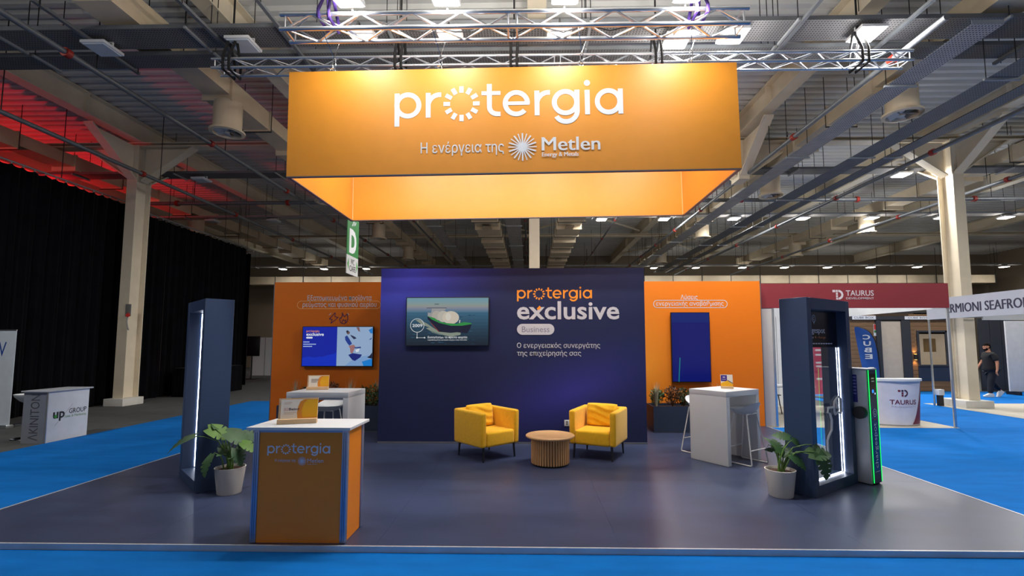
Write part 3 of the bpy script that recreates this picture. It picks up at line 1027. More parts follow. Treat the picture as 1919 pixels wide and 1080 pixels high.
# ---------------- walls of the stand
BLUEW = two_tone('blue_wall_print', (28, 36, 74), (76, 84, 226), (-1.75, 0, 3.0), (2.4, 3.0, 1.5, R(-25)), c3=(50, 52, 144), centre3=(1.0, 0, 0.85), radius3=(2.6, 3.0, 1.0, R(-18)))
WH = 3.03
bw = thing('blue_wall', 'dark blue printed wall with orange and white lettering behind the armchairs', 'stand wall', (-0.31, 8.37, 0.0))
BX0, BX1 = -2.31, 2.31
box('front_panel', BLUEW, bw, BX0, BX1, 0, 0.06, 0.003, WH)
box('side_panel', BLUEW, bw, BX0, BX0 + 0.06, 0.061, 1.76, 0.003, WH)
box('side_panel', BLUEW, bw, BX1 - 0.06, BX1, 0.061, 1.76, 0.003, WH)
box('bottom_rail', FRAME, bw, BX0, BX1, -0.012, -0.001, 0.002, 0.03)
p = Print((0.31, 0, 0), XA, ZA)
OR = ink((244, 150, 30))
p.sun_logo(-0.22, 1.09, 2.495, OR)
GW = ink((192, 194, 200))
p.text('exclusive', -0.22, 1.56, 2.125, 2.445, GW, bold=0.018)
p.poly([(0.125, 2.315), (0.155, 2.285), (0.205, 2.335), (0.175, 2.37)], OR)
p.pill(-0.22, 0.43, 1.86, 2.05, GW)
p.text('Business', -0.135, 0.345, 1.905, 2.005, ink((120, 122, 140)), bold=0.0)
p.text('Ο ενεργειακός συνεργάτης', -0.22, 1.22, 1.61, 1.725, GW, bold=0.004)
p.text('της επιχείρησής σας', -0.22, 0.89, 1.475, 1.59, GW, bold=0.004)
p.build(bw)
so = thing('wall_socket', 'white double wall socket low on the blue wall between the armchairs', 'socket', (0.635, 8.355, 0.30))
box('plate', WHITE, so, -0.045, 0.045, 0.0, 0.014, 0, 0.105, bevel=0.004)
for z in (0.035, 0.07):
    MB().cyl((0, -0.002, z), (0, 0.003, z), 0.016, n=14).build('outlet', mat('socket_hole_grey', (90, 90, 94)), so)

ORWL = two_tone('orange_wall_print_left', (206, 104, 8), (232, 132, 30), (1.2, 0, 1.2), (1.4, 3, 2.2))
ORWR = two_tone('orange_wall_print_right', (216, 112, 14), (240, 148, 40), (-0.9, 0, 1.2), (1.2, 3, 2.4))
ow = thing('orange_wall', 'orange stand wall left of the blue wall with Greek lettering', 'stand wall', (-4.0, 10.2, 0.0), 0, 'orange walls')
box('panel', ORWL, ow, -1.50, 1.42, 0, 0.06, 0.003, WH)
box('edge_profile', FRAME, ow, -1.515, -1.501, -0.004, 0.064, 0.003, WH)
p = Print((4.0, 0, 0), XA, ZA)
p.text('Εξατομικευμένα προϊόντα', -4.78, -3.39, 2.605, 2.75, GW, bold=0.006)
p.text('ρεύματος και φυσικού αερίου', -4.88, -3.28, 2.465, 2.605, GW, bold=0.006)
p.pill(-5.0, -3.19, 2.45, 2.625, ink((230, 170, 100)), w=0.012)
VI = ink((66, 22, 74))
bz = lambda a, b2: (-4.29 + a * 0.2, 2.14 + b2 * 0.23)
p.path([bz(*q) for q in ((0.62, 1.0), (0.0, 0.42), (0.32, 0.36), (0.18, 0.0), (0.95, 0.56), (0.6, 0.62), (0.62, 1.0))], 0.016, VI)
fl = lambda a, b2: (-4.08 + a * 0.2, 2.13 + b2 * 0.24)
p.path([fl(*q) for q in ((0.35, 1.0), (0.42, 0.8), (0.6, 0.62), (0.66, 0.72), (0.86, 0.88), (0.96, 0.5), (0.88, 0.18), (0.55, 0.0), (0.2, 0.1), (0.06, 0.35), (0.12, 0.55), (0.24, 0.5), (0.34, 0.75), (0.35, 1.0))], 0.016, VI)
p.path([fl(*q) for q in ((0.36, 0.06), (0.34, 0.24), (0.48, 0.4), (0.58, 0.28), (0.72, 0.36), (0.7, 0.08))], 0.014, VI)
p.line(bz(-0.05, 0.78), bz(0.2, 0.95), 0.014, GW)
p.line(fl(0.9, 0.95), fl(1.06, 0.8), 0.014, GW)
p.build(ow)
ow = thing('orange_wall', 'orange stand wall right of the blue wall behind the white high table', 'stand wall', (3.4, 10.2, 0.0), 0, 'orange walls')
box('panel', ORWR, ow, -1.42, 1.47, 0, 0.06, 0.003, WH)
box('edge_profile', FRAME, ow, 1.471, 1.485, -0.004, 0.064, 0.003, WH)
p = Print((-3.4, 0, 0), XA, ZA)
p.text('Λύσεις', 3.20, 3.56, 2.625, 2.745, GW, bold=0.006)
p.text('ενεργειακής αναβάθμισης', 2.68, 4.10, 2.485, 2.605, GW, bold=0.006)
p.pill(2.62, 4.18, 2.46, 2.63, GW, w=0.012)
p.build(ow)

# ---------------- television screens
BEZEL = mat('tv_bezel_black', (14, 14, 16), rough=0.3)
def tv(label, x0, x1, z0, z1, ywall, pic):
    w, h = x1 - x0, z1 - z0
    t = thing('television', label, 'television', (x0, ywall - 0.08, z0))
    box('case', BEZEL, t, 0, w, 0.006, 0.05, 0, h, bevel=0.006)
    box('wall_mount', BLACK, t, w * 0.3, w * 0.7, 0.051, 0.079, h * 0.3, h * 0.7)
    sc = Print((0, 0.005, 0), XA, ZA, lift=0.0)
    b = 0.014
    sc.X = lambda a: b + a * (w - 2 * b)
    sc.Y = lambda c: b + c * (h - 2 * b)
    sc.step = 0.0004
    pic(sc)
    sc.build(t, 'screen')
    return t
def pic_ship(s):
    X = lambda a: s.X((a - 100) / 1470.0)
    Y = lambda c: s.Y((950 - c) / 835.0)
    P = lambda pts, c: s.poly([(X(a), Y(c2)) for a, c2 in pts], glow(c))
    n = 10
    sky = ((112, 150, 164), (116, 152, 164), (120, 152, 162), (126, 152, 156), (134, 152, 148), (140, 148, 144), (136, 140, 146), (120, 132, 150), (104, 124, 146), (84, 116, 138))
    for i in range(n):
        s.geo([(X(100), Y(115 + (i + 1) * 25.5)), (X(1570), Y(115 + (i + 1) * 25.5)), (X(1570), Y(115 + i * 25.5)), (X(100), Y(115 + i * 25.5))], [(0, 1, 2, 3)], glow(sky[i]))
    for i in range(n):
        f = i / 9.0
        c = (int(52 - 40 * f), int(96 - 66 * f), int(122 - 76 * f))
        s.geo([(X(100), Y(370 + (i + 1) * 58)), (X(1570), Y(370 + (i + 1) * 58)), (X(1570), Y(370 + i * 58)), (X(100), Y(370 + i * 58))], [(0, 1, 2, 3)], glow(c))
    s.up()
    rr = random.Random(3)
    for i in range(60):
        a, c = rr.uniform(110, 1440), rr.uniform(400, 930)
        l = rr.uniform(30, 110)
        d = rr.choice(((20, 60, 86), (44, 92, 118), (10, 34, 52)))
        s.geo([(X(a), Y(c)), (X(min(a + l * 0.5, 1565)), Y(c + 5)), (X(min(a + l, 1565)), Y(c)), (X(min(a + l * 0.5, 1565)), Y(c - 5))], [(0, 1, 2, 3)], glow(d))
    s.up()
    P([(260, 505), (330, 500), (470, 570), (560, 630), (700, 715), (900, 735), (1080, 715), (1070, 770), (900, 800), (740, 770), (600, 740), (450, 650), (520, 640), (380, 590)], (132, 142, 128))
    P([(520, 690), (640, 730), (800, 775), (700, 770), (560, 730)], (92, 110, 108))
    P([(480, 375), (540, 380), (555, 295), (800, 295), (800, 330), (700, 360), (660, 500), (560, 480), (480, 440)], (150, 150, 152))
    P([(460, 290), (820, 290), (820, 300), (460, 300)], (60, 66, 76))
    P([(600, 222), (680, 222), (680, 232), (600, 232)], (52, 58, 66))
    s.disc(X(640), Y(430), X(728) - X(640), glow((172, 166, 156)), ry=Y(345) - Y(430))
    s.disc(X(760), Y(445), X(865) - X(760), glow((184, 178, 166)), ry=Y(345) - Y(445))
    s.disc(X(895), Y(465), X(1045) - X(895), glow((200, 190, 174)), ry=Y(350) - Y(465))
    s.disc(X(850), Y(450), X(900) - X(850), glow((210, 204, 192)), ry=Y(385) - Y(450))
    P([(480, 440), (600, 470), (700, 535), (830, 562), (1000, 575), (1060, 560), (1140, 545), (1265, 560), (1270, 585), (1100, 612), (900, 612), (690, 568), (560, 508)], (44, 138, 66))
    P([(1045, 560), (1050, 510), (1060, 500), (1068, 515), (1062, 560)], (200, 200, 196))
    P([(480, 440), (560, 500), (690, 560), (900, 608), (1100, 608), (1272, 580), (1250, 650), (1190, 742), (1000, 722), (850, 728), (690, 715), (590, 600), (480, 490)], (14, 18, 44))
    P([(510, 520), (590, 600), (700, 716), (680, 716), (575, 606)], (120, 46, 40))
    W_ = glow((214, 218, 220))
    k = X(420) - X(295)
    s.arc(X(295), Y(603), k * 0.93, k, 0, 360, W_, 40)
    s.line((X(295), Y(728)), (X(295), Y(818)), 0.008, W_)
    s.line((X(295), Y(818)), (X(430), Y(818)), 0.006, W_)
    s.disc(X(295), Y(818), 0.013, W_).disc(X(430), Y(818), 0.013, W_)
    s.text('2009', X(206), X(390), Y(632), Y(578), W_, bold=0.02)
    s.text('Εισαγάγαμε το πρώτο φορτίο', X(488), X(1195), Y(838), Y(790), W_, bold=0.02)
    s.text('υγροποιημένου φυσικού αερίου στην Ελλάδα', X(488), X(1190), Y(872), Y(846), W_, bold=0.01)
tv('landscape television showing a gas tanker ship at sea', -2.15, -0.70, 1.665, 2.515, 8.37, pic_ship)
def pic_promo(s):
    X = lambda a: s.X((a - 180) / 818.0)
    Y = lambda c: s.Y((992 - c) / 470.0)
    P = lambda pts, c: s.poly([(X(a), Y(c2)) for a, c2 in pts], glow(c))
    P([(180, 992), (998, 992), (998, 522), (180, 522)], (0, 28, 160))
    P([(180, 992), (580, 992), (580, 830), (540, 850), (480, 862), (430, 880), (380, 880), (330, 890), (240, 880), (180, 900)], (0, 44, 190))
    P([(583, 992), (998, 992), (998, 522), (583, 522)], (146, 172, 204))
    P([(680, 992), (998, 992), (998, 860), (850, 880), (740, 940)], (122, 158, 204))
    P([(880, 940), (998, 905), (998, 992), (900, 992)], (14, 124, 208))
    P([(675, 640), (700, 625), (735, 680), (760, 725), (730, 748), (705, 720), (680, 680)], (24, 56, 140))
    s.disc(X(712), Y(592), 0.035, glow((108, 84, 84)))
    s.disc(X(702), Y(578), 0.026, glow((44, 44, 60)))
    P([(735, 615), (790, 640), (812, 660), (780, 672), (750, 640)], (36, 44, 76))
    P([(722, 752), (780, 735), (800, 760), (770, 840), (745, 836), (738, 780)], (156, 108, 108))
    P([(780, 770), (862, 760), (868, 778), (800, 782)], (40, 60, 130))
    P([(800, 800), (850, 782), (840, 820), (812, 828)], (214, 220, 232))
    P([(720, 860), (770, 838), (880, 856), (860, 890), (800, 932), (768, 920)], (16, 30, 120))
    P([(805, 525), (840, 525), (852, 580), (830, 572)], (120, 92, 96))
    P([(950, 560), (998, 530), (998, 600), (975, 600)], (30, 120, 200))
    P([(955, 680), (990, 650), (985, 672)], (24, 50, 130))
    P([(970, 870), (998, 830), (998, 905), (940, 890)], (20, 26, 50))
    s.sun_logo(X(222), X(372), Y(585), glow((246, 150, 40)))
    Wt = glow((226, 232, 240))
    s.text('exclusive', X(222), X(428), Y(630), Y(592), Wt, bold=0.024)
    s.pill(X(222), X(298), Y(662), Y(642), Wt)
    for k, (yy, xe) in enumerate(((704, 262), (731, 340), (757, 296))):
        s.rect(X(190), X(xe), Y(yy + 5), Y(yy - 5), glow((170, 190, 226)))
tv('landscape television with blue promotional screen on the left orange wall', -4.83, -3.31, 1.225, 2.075, 10.2, pic_promo)
def pic_blue(s):
    s.rect(s.X(0), s.X(1), s.Y(0), s.Y(1), glow((2, 10, 104)))
    s.rect(s.X(0), s.X(1), s.Y(0.86), s.Y(1), glow((4, 30, 112)))
    G = glow((10, 120, 130))
    s.path([(s.X(0.16), s.Y(0.0)), (s.X(0.17), s.Y(0.1)), (s.X(0.19), s.Y(0.25)), (s.X(0.2), s.Y(0.34))], 0.02, G)
tv('upright television with plain dark blue screen on the right orange wall', 2.96, 3.77, 0.91, 2.365, 10.2, pic_blue)

# ---------------- yellow armchairs
def armchair(label, x, y, rz):
    t = thing('armchair', label, 'armchair', (x, y, 0), rz, 'yellow armchairs')
    b = MB()
    U = [(-0.36, -0.355), (-0.268, -0.355), (-0.268, 0.28), (0.268, 0.28), (0.268, -0.355), (0.36, -0.355), (0.36, 0.37), (-0.36, 0.37)]
    n = 8
    vs = [(x_ * 0.985, y_ * 0.985, 0.21) for x_, y_ in U] + [(x_, y_, 0.715 if y_ > 0 else 0.705) for x_, y_ in U]
    fs = [tuple(range(n - 1, -1, -1)), tuple(range(n, 2 * n))] + [(k, (k + 1) % n, n + (k + 1) % n, n + k) for k in range(n)]
    b.add(vs, fs).build('arm_and_back_shell', YELLOW, t, bevel=0.036, seg=4)
    b = MB()
    b.box(-0.267, 0.267, -0.352, 0.284, 0.208, 0.42)
    b.build('seat', YELLOW, t, bevel=0.04, seg=4)
    # loose back cushion, plump and a little creased
    vs, fs = [], []
    n, m = 22, 18
    for side in (0, 1):
        for i in range(n + 1):
            for j in range(m + 1):
                u, v = i / n * 2 - 1, j / m * 2 - 1
                puff = (max(0, 1 - u ** 6) * max(0, 1 - v ** 6)) ** 0.45
                crease = 0.012 * math.sin(11 * v + 2.2 * u + 1.5 * math.sin(3 * u)) * puff * (1 - 0.6 * abs(u))
                d = 0.075 * puff + (crease if side == 0 else 0)
                k2 = 1 - 0.045 * (u * u * v * v) ** 2
                px = 0.25 * u * k2
                pz = 0.175 * v * k2
                vs.append((px, 0.185 + (-d if side == 0 else d * 0.8) + 0.12 * pz, 0.592 + pz))
    k = (n + 1) * (m + 1)
    for side in (0, 1):
        for i in range(n):
            for j in range(m):
                a = side * k + i * (m + 1) + j
                q = (a, a + m + 1, a + m + 2, a + 1)
                fs.append(q if side == 0 else q[::-1])
    MB().add(vs, fs).build('back_cushion', YELLOW, t, smooth=True)
    for sx in (-1, 1):
        for sy in (-1, 1):
            MB().cyl((sx * 0.285, sy * 0.30, 0.213), (sx * 0.295, sy * 0.315, 0.001), 0.018, 0.012, n=10).build('leg', mat('dark_leg_metal', (52, 54, 60), rough=0.35, metal=0.6), t, smooth=True)
    return t
armchair('yellow armchair left of the round slatted table, turned to the right', -0.66, 7.46, R(42.5))
armchair('yellow armchair right of the round slatted table, turned to the left', 1.06, 7.53, R(-25))

# ---------------- round slatted coffee table
t = thing('coffee_table', 'round oak coffee table with slatted drum base between the armchairs', 'table', (0.29, 7.0, 0))
MB().lathe([(0.0, 0.378), (0.335, 0.378), (0.348, 0.388), (0.348, 0.402), (0.338, 0.41), (0.0, 0.41)], 48).build('table_top', OAK, t, smooth=True)
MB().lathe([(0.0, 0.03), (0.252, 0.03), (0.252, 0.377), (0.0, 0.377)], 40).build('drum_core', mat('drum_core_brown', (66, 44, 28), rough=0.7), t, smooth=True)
MB().lathe([(0.0, 0.001), (0.235, 0.001), (0.235, 0.0295), (0.0, 0.0295)], 32).build('base_ring', BLACK, t, smooth=True)
SL = MB().box(-0.0145, 0.0145, 0.2535, 0.272, 0.022, 0.376).mesh('slat', OAKV, bevel=0.004, seg=1)
for i in range(44):
    inst('slat', SL, t, rot=(0, 0, 2 * PI * i / 44))

# ---------------- white high tables
def high_table(label, x, y, rz, w, d):
    t = thing('high_table', label, 'table', (x, y, 0), rz, 'white high tables')
    th = 0.075
    box('top', WHITE, t, 0, w, 0, d, 1.03 - th, 1.03, bevel=0.004)
    box('side_panel', WHITE, t, 0, th, 0, d, 0.002, 1.03 - th - 0.0005, bevel=0.004)
    box('side_panel', WHITE, t, w - th, w, 0, d, 0.002, 1.03 - th - 0.0005, bevel=0.004)
    box('apron', WHITE, t, th + 0.001, w - th - 0.001, d * 0.42, d * 0.58, 1.03 - th - 0.06, 1.03 - th - 0.001)
    return t
high_table('white high table in front of the right orange wall with a small card', 2.75, 6.86, R(34), 0.80, 0.62)
high_table('white high table behind the orange counter with a small card', -3.39, 6.70, R(-1.5), 0.88, 0.64)

def stool_geo():
    n, m = 28, 10
    vs, fs = [], []
    for side in (0, 1):
        for i in range(n):
            a = 2 * PI * i / n
            for j in range(m + 1):
                r = j / m
                back = max(0.0, math.sin(a)) ** 1.5
                z = 0.035 * r ** 2 + 0.10 * back * r ** 3.5 + 0.012 * r ** 4
                x = 0.215 * r * math.cos(a)
                y = 0.19 * r * math.sin(a) * (1.08 if math.sin(a) > 0 else 1.0)
                off = 0 if side == 0 else -0.045 * (1 - r ** 4)
                vs.append((x, y, 0.725 + z + off))
    k = n * (m + 1)
    for side in (0, 1):
        for i in range(n):
            i2 = (i + 1) % n
            for j in range(m):
                a, b2 = side * k + i * (m + 1) + j, side * k + i2 * (m + 1) + j
                q = (a, a + 1, b2 + 1, b2)
                fs.append(q if side == 0 else q[::-1])
    return MB().add(vs, fs).mesh('seat_shell', mat('white_seat_plastic', (206, 210, 214), rough=0.4, var=0.02), smooth=True)
STOOL_SEAT = stool_geo()
WROD = mat('white_stool_rod', (222, 222, 220), rough=0.35, var=0.02)
def bar_stool(label, x, y, rz):
    t = thing('bar_stool', label, 'stool', (x, y, 0), rz, 'white bar stools')
    inst('seat_shell', STOOL_SEAT, t)
    for s in (-1, 1):
        MB().tube([(s * 0.12, -0.10, 0.70), (s * 0.20, -0.205, 0.03), (s * 0.202, -0.195, 0.012), (s * 0.202, -0.17, 0.011), (s * 0.202, 0.17, 0.011), (s * 0.202, 0.195, 0.012), (s * 0.20, 0.205, 0.03), (s * 0.12, 0.10, 0.70)], 0.0095, 8).build('side_frame', WROD, t, smooth=True)
    rod('footrest', WROD, t, (-0.182, -0.178, 0.21), (0.182, -0.178, 0.21), 0.0085)
    rod('footrest', WROD, t, (-0.182, 0.178, 0.21), (0.182, 0.178, 0.21), 0.0085)
    for yy in (-0.1, 0.1):
        rod('seat_bar', WROD, t, (-0.12, yy, 0.70), (0.12, yy, 0.70), 0.0095)
    return t
u34, v34 = Vector((math.cos(R(34)), math.sin(R(34)), 0)), Vector((-math.sin(R(34)), math.cos(R(34)), 0))
c = Vector((2.75, 6.86, 0)) + u34 * 0.46 + v34 * 0.02
bar_stool('white bar stool tucked under the near side of the right high table', c.x, c.y, R(34) + PI)
c = Vector((2.75, 6.86, 0)) + u34 * 0.47 + v34 * 0.80
bar_stool('white bar stool behind the right high table, peeking out on its left', c.x, c.y, R(34))
bar_stool('white bar stool behind the left high table, seen under its top', -3.06, 7.36, R(-5))
bar_stool('white bar stool at the left high table, half hidden by the wooden card holder', -3.62, 7.62, R(12))

# ---------------- orange front counter
ct = thing('reception_counter', 'orange reception counter with white top at the front edge of the stand', 'counter', (-2.40, 4.205, 0.0))
CWid, CDep, CH = 0.825, 0.42, 0.955
BLUEALU = mat('satin_aluminium_profile', (150, 164, 196), rough=0.35, metal=0.7, var=0.04)
for (x, y) in ((0, 0), (CWid - 0.05, 0), (0, CDep - 0.045), (CWid - 0.05, CDep - 0.045)):
    q = box('corner_post', BLUEALU, ct, x, x + 0.05, y, y + 0.045, 0.004, CH, bevel=0.006)
    for k in (0.017, 0.033):
        box('groove', mat('profile_groove', (70, 84, 116), rough=0.5, metal=0.4), q, x + k - 0.002, x + k + 0.002, y - 0.0012, y - 0.0002, 0.02, CH - 0.02)
box('front_panel', ORANGE_P, ct, 0.0505, CWid - 0.0505, 0.012, 0.02, 0.004, CH - 0.022)
box('side_panel', ORANGE_P, ct, CWid - 0.02, CWid - 0.012, 0.0455, CDep - 0.0455, 0.004, CH - 0.0)
box('side_panel', ORANGE_P, ct, 0.012, 0.02, 0.0455, CDep - 0.0455, 0.004, CH)
box('top_rail', BLUEALU, ct, 0.0505, CWid - 0.0505, 0.004, 0.04, CH - 0.0215, CH)
box('counter_top', WHITE, ct, -0.05, CWid + 0.03, -0.03, CDep + 0.05, CH + 0.0005, CH + 0.026, bevel=0.004)
p = Print((2.40, 0.012, 0), XA, ZA)
INK_L = ink((206, 212, 228))
p.sun_logo(-2.28, -1.73, 0.755, INK_L)
p.text('Η ενέργεια της', -2.21, -2.025, 0.676, 0.708, INK_L, bold=0.004)
p.star(-1.972, 0.688, 0.038, INK_L)
p.text('Metlen', -1.925, -1.785, 0.676, 0.71, INK_L)
p.text('Energy & Metals', -1.925, -1.84, 0.658, 0.668, INK_L, bold=0.004)
p.build(ct)

def card_stand(label, loc, rz, w, h, kind):
    t = thing('card_holder', label, 'card holder', loc, rz, 'wooden card holders')
    tilt = Matrix.Rotation(R(-9), 4, 'X')
    box('base_block', PINE, t, -w / 2, w / 2, -0.035, 0.045, 0.0005, 0.042, bevel=0.002)
    MB().box(-w / 2, w / 2, 0.012, 0.027, 0.0425, h + 0.012, tilt).build('back_board', PINE, t)
    MB().box(-w / 2 + 0.02, w / 2, 0.002, 0.006, 0.0425, h, tilt).build('card', mat('card_stock', (236, 228, 214), rough=0.5), t)
    o = tilt @ Vector((-w / 2 + 0.02, 0.002, 0.0425))
    p = Print(o, XA, tilt @ Vector((0, 0, 1)), lift=0.0012)
    W, H = w - 0.02, h - 0.0425
    if kind == 'wide':
        pts = [(W, 0.01 * H), (W, H * 0.99), (W * 0.62, H * 0.99), (W * 0.52, H * 0.88), (W * 0.46, H * 0.6), (W * 0.44, H * 0.3), (W * 0.46, 0.01 * H)]
        p.poly(pts, ink((226, 140, 40)))
        p.poly([(W, 0.05 * H), (W, H * 0.97), (W * 0.72, H * 0.97), (W * 0.62, H * 0.8), (W * 0.56, H * 0.4), (W * 0.6, 0.05 * H)], ink((236, 172, 20)))
    return t, p, W, H
t, p, W, H = card_stand('wooden card holder with yellow and white card on the orange counter', (-2.11, 4.39, CH + 0.027), R(17), 0.33, 0.215, 'wide')
p.text('B2', W * 0.09, W * 0.21, H * 0.42, H * 0.56, ink((214, 170, 170)), bold=0.02)
p.text('Being', W * 0.22, W * 0.5, H * 0.39, H * 0.56, ink((70, 46, 80)), bold=0.02)
for k in range(2):
    p.rect(W * 0.09, W * (0.30 - 0.05 * k), H * (0.82 - 0.07 * k), H * (0.845 - 0.07 * k), ink((214, 184, 168)))
    p.rect(W * 0.09, W * (0.42 - 0.06 * k), H * (0.30 - 0.07 * k), H * (0.325 - 0.07 * k), ink((206, 180, 160)))
p.build(t, 'print')
t, p, W, H = card_stand('wooden card holder with yellow and white card on the left high table', (-3.12, 7.08, 1.031), R(12), 0.30, 0.20, 'wide')
for k in range(3):
    p.rect(W * 0.12, W * (0.5 - 0.05 * k), H * (0.66 - 0.12 * k), H * (0.71 - 0.12 * k), ink((150, 130, 120)))
p.build(t, 'print')
t = thing('card_holder', 'small upright purple and yellow card holder on the right high table', 'card holder', (2.97, 7.36, 1.031), R(-12), 'wooden card holders')
tilt = Matrix.Rotation(R(-10), 4, 'X')
box('base_block', PINE, t, -0.085, 0.085, -0.03, 0.04, 0.0005, 0.035, bevel=0.002)
MB().box(-0.085, 0.085, 0.0, 0.005, 0.0355, 0.21, tilt).build('card', mat('card_stock', (236, 228, 214)), t)
p = Print(tilt @ Vector((-0.085, 0.0, 0.0355)), XA, tilt @ Vector((0, 0, 1)), lift=0.0012)
p.rect(0.004, 0.09, 0.075, 0.165, ink((66, 40, 140)))
p.poly([(0.0, 0.0), (0.17, 0.0), (0.17, 0.03), (0.09, 0.085), (0.0, 0.045)], ink((238, 178, 24)))
p.poly([(0.09, 0.085), (0.17, 0.035), (0.17, 0.05), (0.1, 0.095)], ink((120, 110, 100)))
p.rect(0.02, 0.075, 0.10, 0.106, INK_W)
p.rect(0.03, 0.065, 0.128, 0.142, INK_W)
p.build(t, 'print')

# ---------------- planters with shrubs
def leaf_cloud(b, rnd, c, rx, ry, rz, n, s):
    for _ in range(n):
        while True:
            q = Vector((rnd.uniform(-1, 1), rnd.uniform(-1, 1), rnd.uniform(-1, 1)))
            if q.length < 1:
                break
        pos = Vector((c[0] + q.x * rx, c[1] + q.y * ry, c[2] + q.z * rz))
        a = Vector((rnd.uniform(-1, 1), rnd.uniform(-1, 1), rnd.uniform(0.0, 1.3))).normalized()
        w = a.orthogonal().normalized()
        w = Matrix.Rotation(rnd.uniform(0, 6.28), 3, a) @ w
        l = s * rnd.uniform(0.7, 1.4)
        b.add([pos, pos + a * l * 0.5 + w * l * 0.22, pos + a * l, pos + a * l * 0.5 - w * l * 0.22], [(0, 1, 2, 3)])
SHRUB_G = mat('rosemary_green', (82, 106, 66), rough=0.6, var=0.3, scale=20)
SHRUB_D = mat('dark_shrub_green', (58, 70, 40), rough=0.6, var=0.35, scale=20)
SHRUB_R = mat('reddish_shrub', (96, 62, 38), rough=0.6, var=0.3, scale=20)
GRASS_P = mat('pale_dry_grass', (176, 168, 140), rough=0.7, var=0.15, scale=20)
TWIG = mat('shrub_twig', (84, 62, 42), rough=0.8)
def shrub(label, x, y, z, kind, h, w, seed, group):
    rnd = random.Random(seed)
    t = thing('planter_shrub', label, 'plant', (x, y, z), 0, group)
    if kind == 'grass':
        b = MB()
        for i in range(46):
            a = rnd.uniform(0, 6.28)
            sp = rnd.uniform(0.1, 1.0) * w
            hh = h * rnd.uniform(0.6, 1.0)
            d = Vector((math.cos(a), math.sin(a), 0))
            s = Vector((-d.y, d.x, 0)) * 0.004
            p0, p1, p2 = d * 0.02, d * sp * 0.45 + Vector((0, 0, hh * 0.65)), d * sp + Vector((0, 0, hh))
            b.add([p0 - s, p0 + s, p1 + s, p1 - s, p2], [(0, 1, 2, 3), (3, 2, 4)])
        b.build('grass_blades', GRASS_P, t)
        return
    m = {'green': SHRUB_G, 'dark': SHRUB_D, 'red': SHRUB_R}[kind]
    b = MB()
    for i in range(12):
        a = rnd.uniform(0, 6.28)
        d = Vector((math.cos(a) * w * 0.7, math.sin(a) * w * 0.6, h * rnd.uniform(0.7, 1.0)))
        b.tube([(0, 0, 0), d * 0.5 + Vector((0, 0, h * 0.1)), d], [0.006, 0.004, 0.002], 5)
    b.build('twigs', TWIG, t)
    b = MB()
    leaf_cloud(b, rnd, (0, 0, h * 0.55), w, w * 0.8, h * 0.5, 420, 0.05)
    b.build('foliage', m, t)
def planter(label, x0, x1, y0, y1, h):
    t = thing('planter_box', label, 'planter', (x0, y0, 0))
    L, D = x1 - x0, y1 - y0
    box('front_board', NAVYD, t, 0, L, 0, 0.02, 0.02, h)
    box('back_board', NAVYD, t, 0, L, D - 0.02, D, 0.02, h)
    box('end_board', NAVYD, t, 0, 0.02, 0.0205, D - 0.0205, 0.02, h)
    box('end_board', NAVYD, t, L - 0.02, L, 0.0205, D - 0.0205, 0.02, h)
    box('soil', SOIL, t, 0.021, L - 0.021, 0.021, D - 0.021, 0.05, h - 0.05)
    box('base_rail', FRAME, t, 0.01, L - 0.01, 0.01, D - 0.01, 0.001, 0.0195)
planter('dark blue planter box between the blue wall and the right high table', 2.38, 4.35, 9.42, 9.98, 0.50)
planter('dark blue planter box left of the blue wall behind the left high table', -4.95, -2.95, 9.42, 9.98, 0.50)
gR, gL = 'shrubs in the right planter', 'shrubs in the left planter'
shrub('pale dry grass tuft at the left end of the right planter', 2.50, 9.66, 0.45, 'grass', 0.55, 0.16, 1, gR)
shrub('grey green shrub beside the grass tuft in the right planter', 2.53, 9.74, 0.45, 'green', 0.34, 0.14, 2, gR)
shrub('dark reddish shrub in the middle of the right planter', 2.82, 9.68, 0.45, 'red', 0.40, 0.18, 3, gR)
shrub('dark green shrub in the right planter left of the white table', 3.05, 9.70, 0.45, 'dark', 0.36, 0.16, 4, gR)
shrub('grey green shrub in the right planter behind the white table edge', 3.28, 9.68, 0.45, 'green', 0.36, 0.18, 5, gR)
shrub('pale grass tuft in the right planter under the upright television', 3.75, 9.70, 0.45, 'grass', 0.50, 0.18, 6, gR)
shrub('low green shrub at the right end of the right planter', 4.1, 9.70, 0.45, 'green', 0.25, 0.16, 7, gR)
shrub('grey green shrub at the right end of the left planter', -3.12, 9.62, 0.45, 'green', 0.42, 0.15, 8, gL)
shrub('dark shrub behind the left high table corner', -3.35, 9.72, 0.45, 'dark', 0.38, 0.15, 9, gL)
shrub('pale grass tuft at the right end of the left planter', -3.05, 9.72, 0.45, 'grass', 0.62, 0.14, 10, gL)
shrub('reddish shrub rising behind the card on the left high table', -3.95, 9.70, 0.45, 'red', 0.46, 0.13, 11, gL)
shrub('pale grass tuft in the middle of the left planter', -3.62, 9.70, 0.45, 'grass', 0.62, 0.16, 12, gL)
shrub('pale grass tuft at the left end of the left planter', -4.72, 9.68, 0.45, 'grass', 0.60, 0.14, 13, gL)
shrub('small dark shrub at the left end of the left planter', -4.5, 9.70, 0.45, 'dark', 0.36, 0.12, 14, gL)

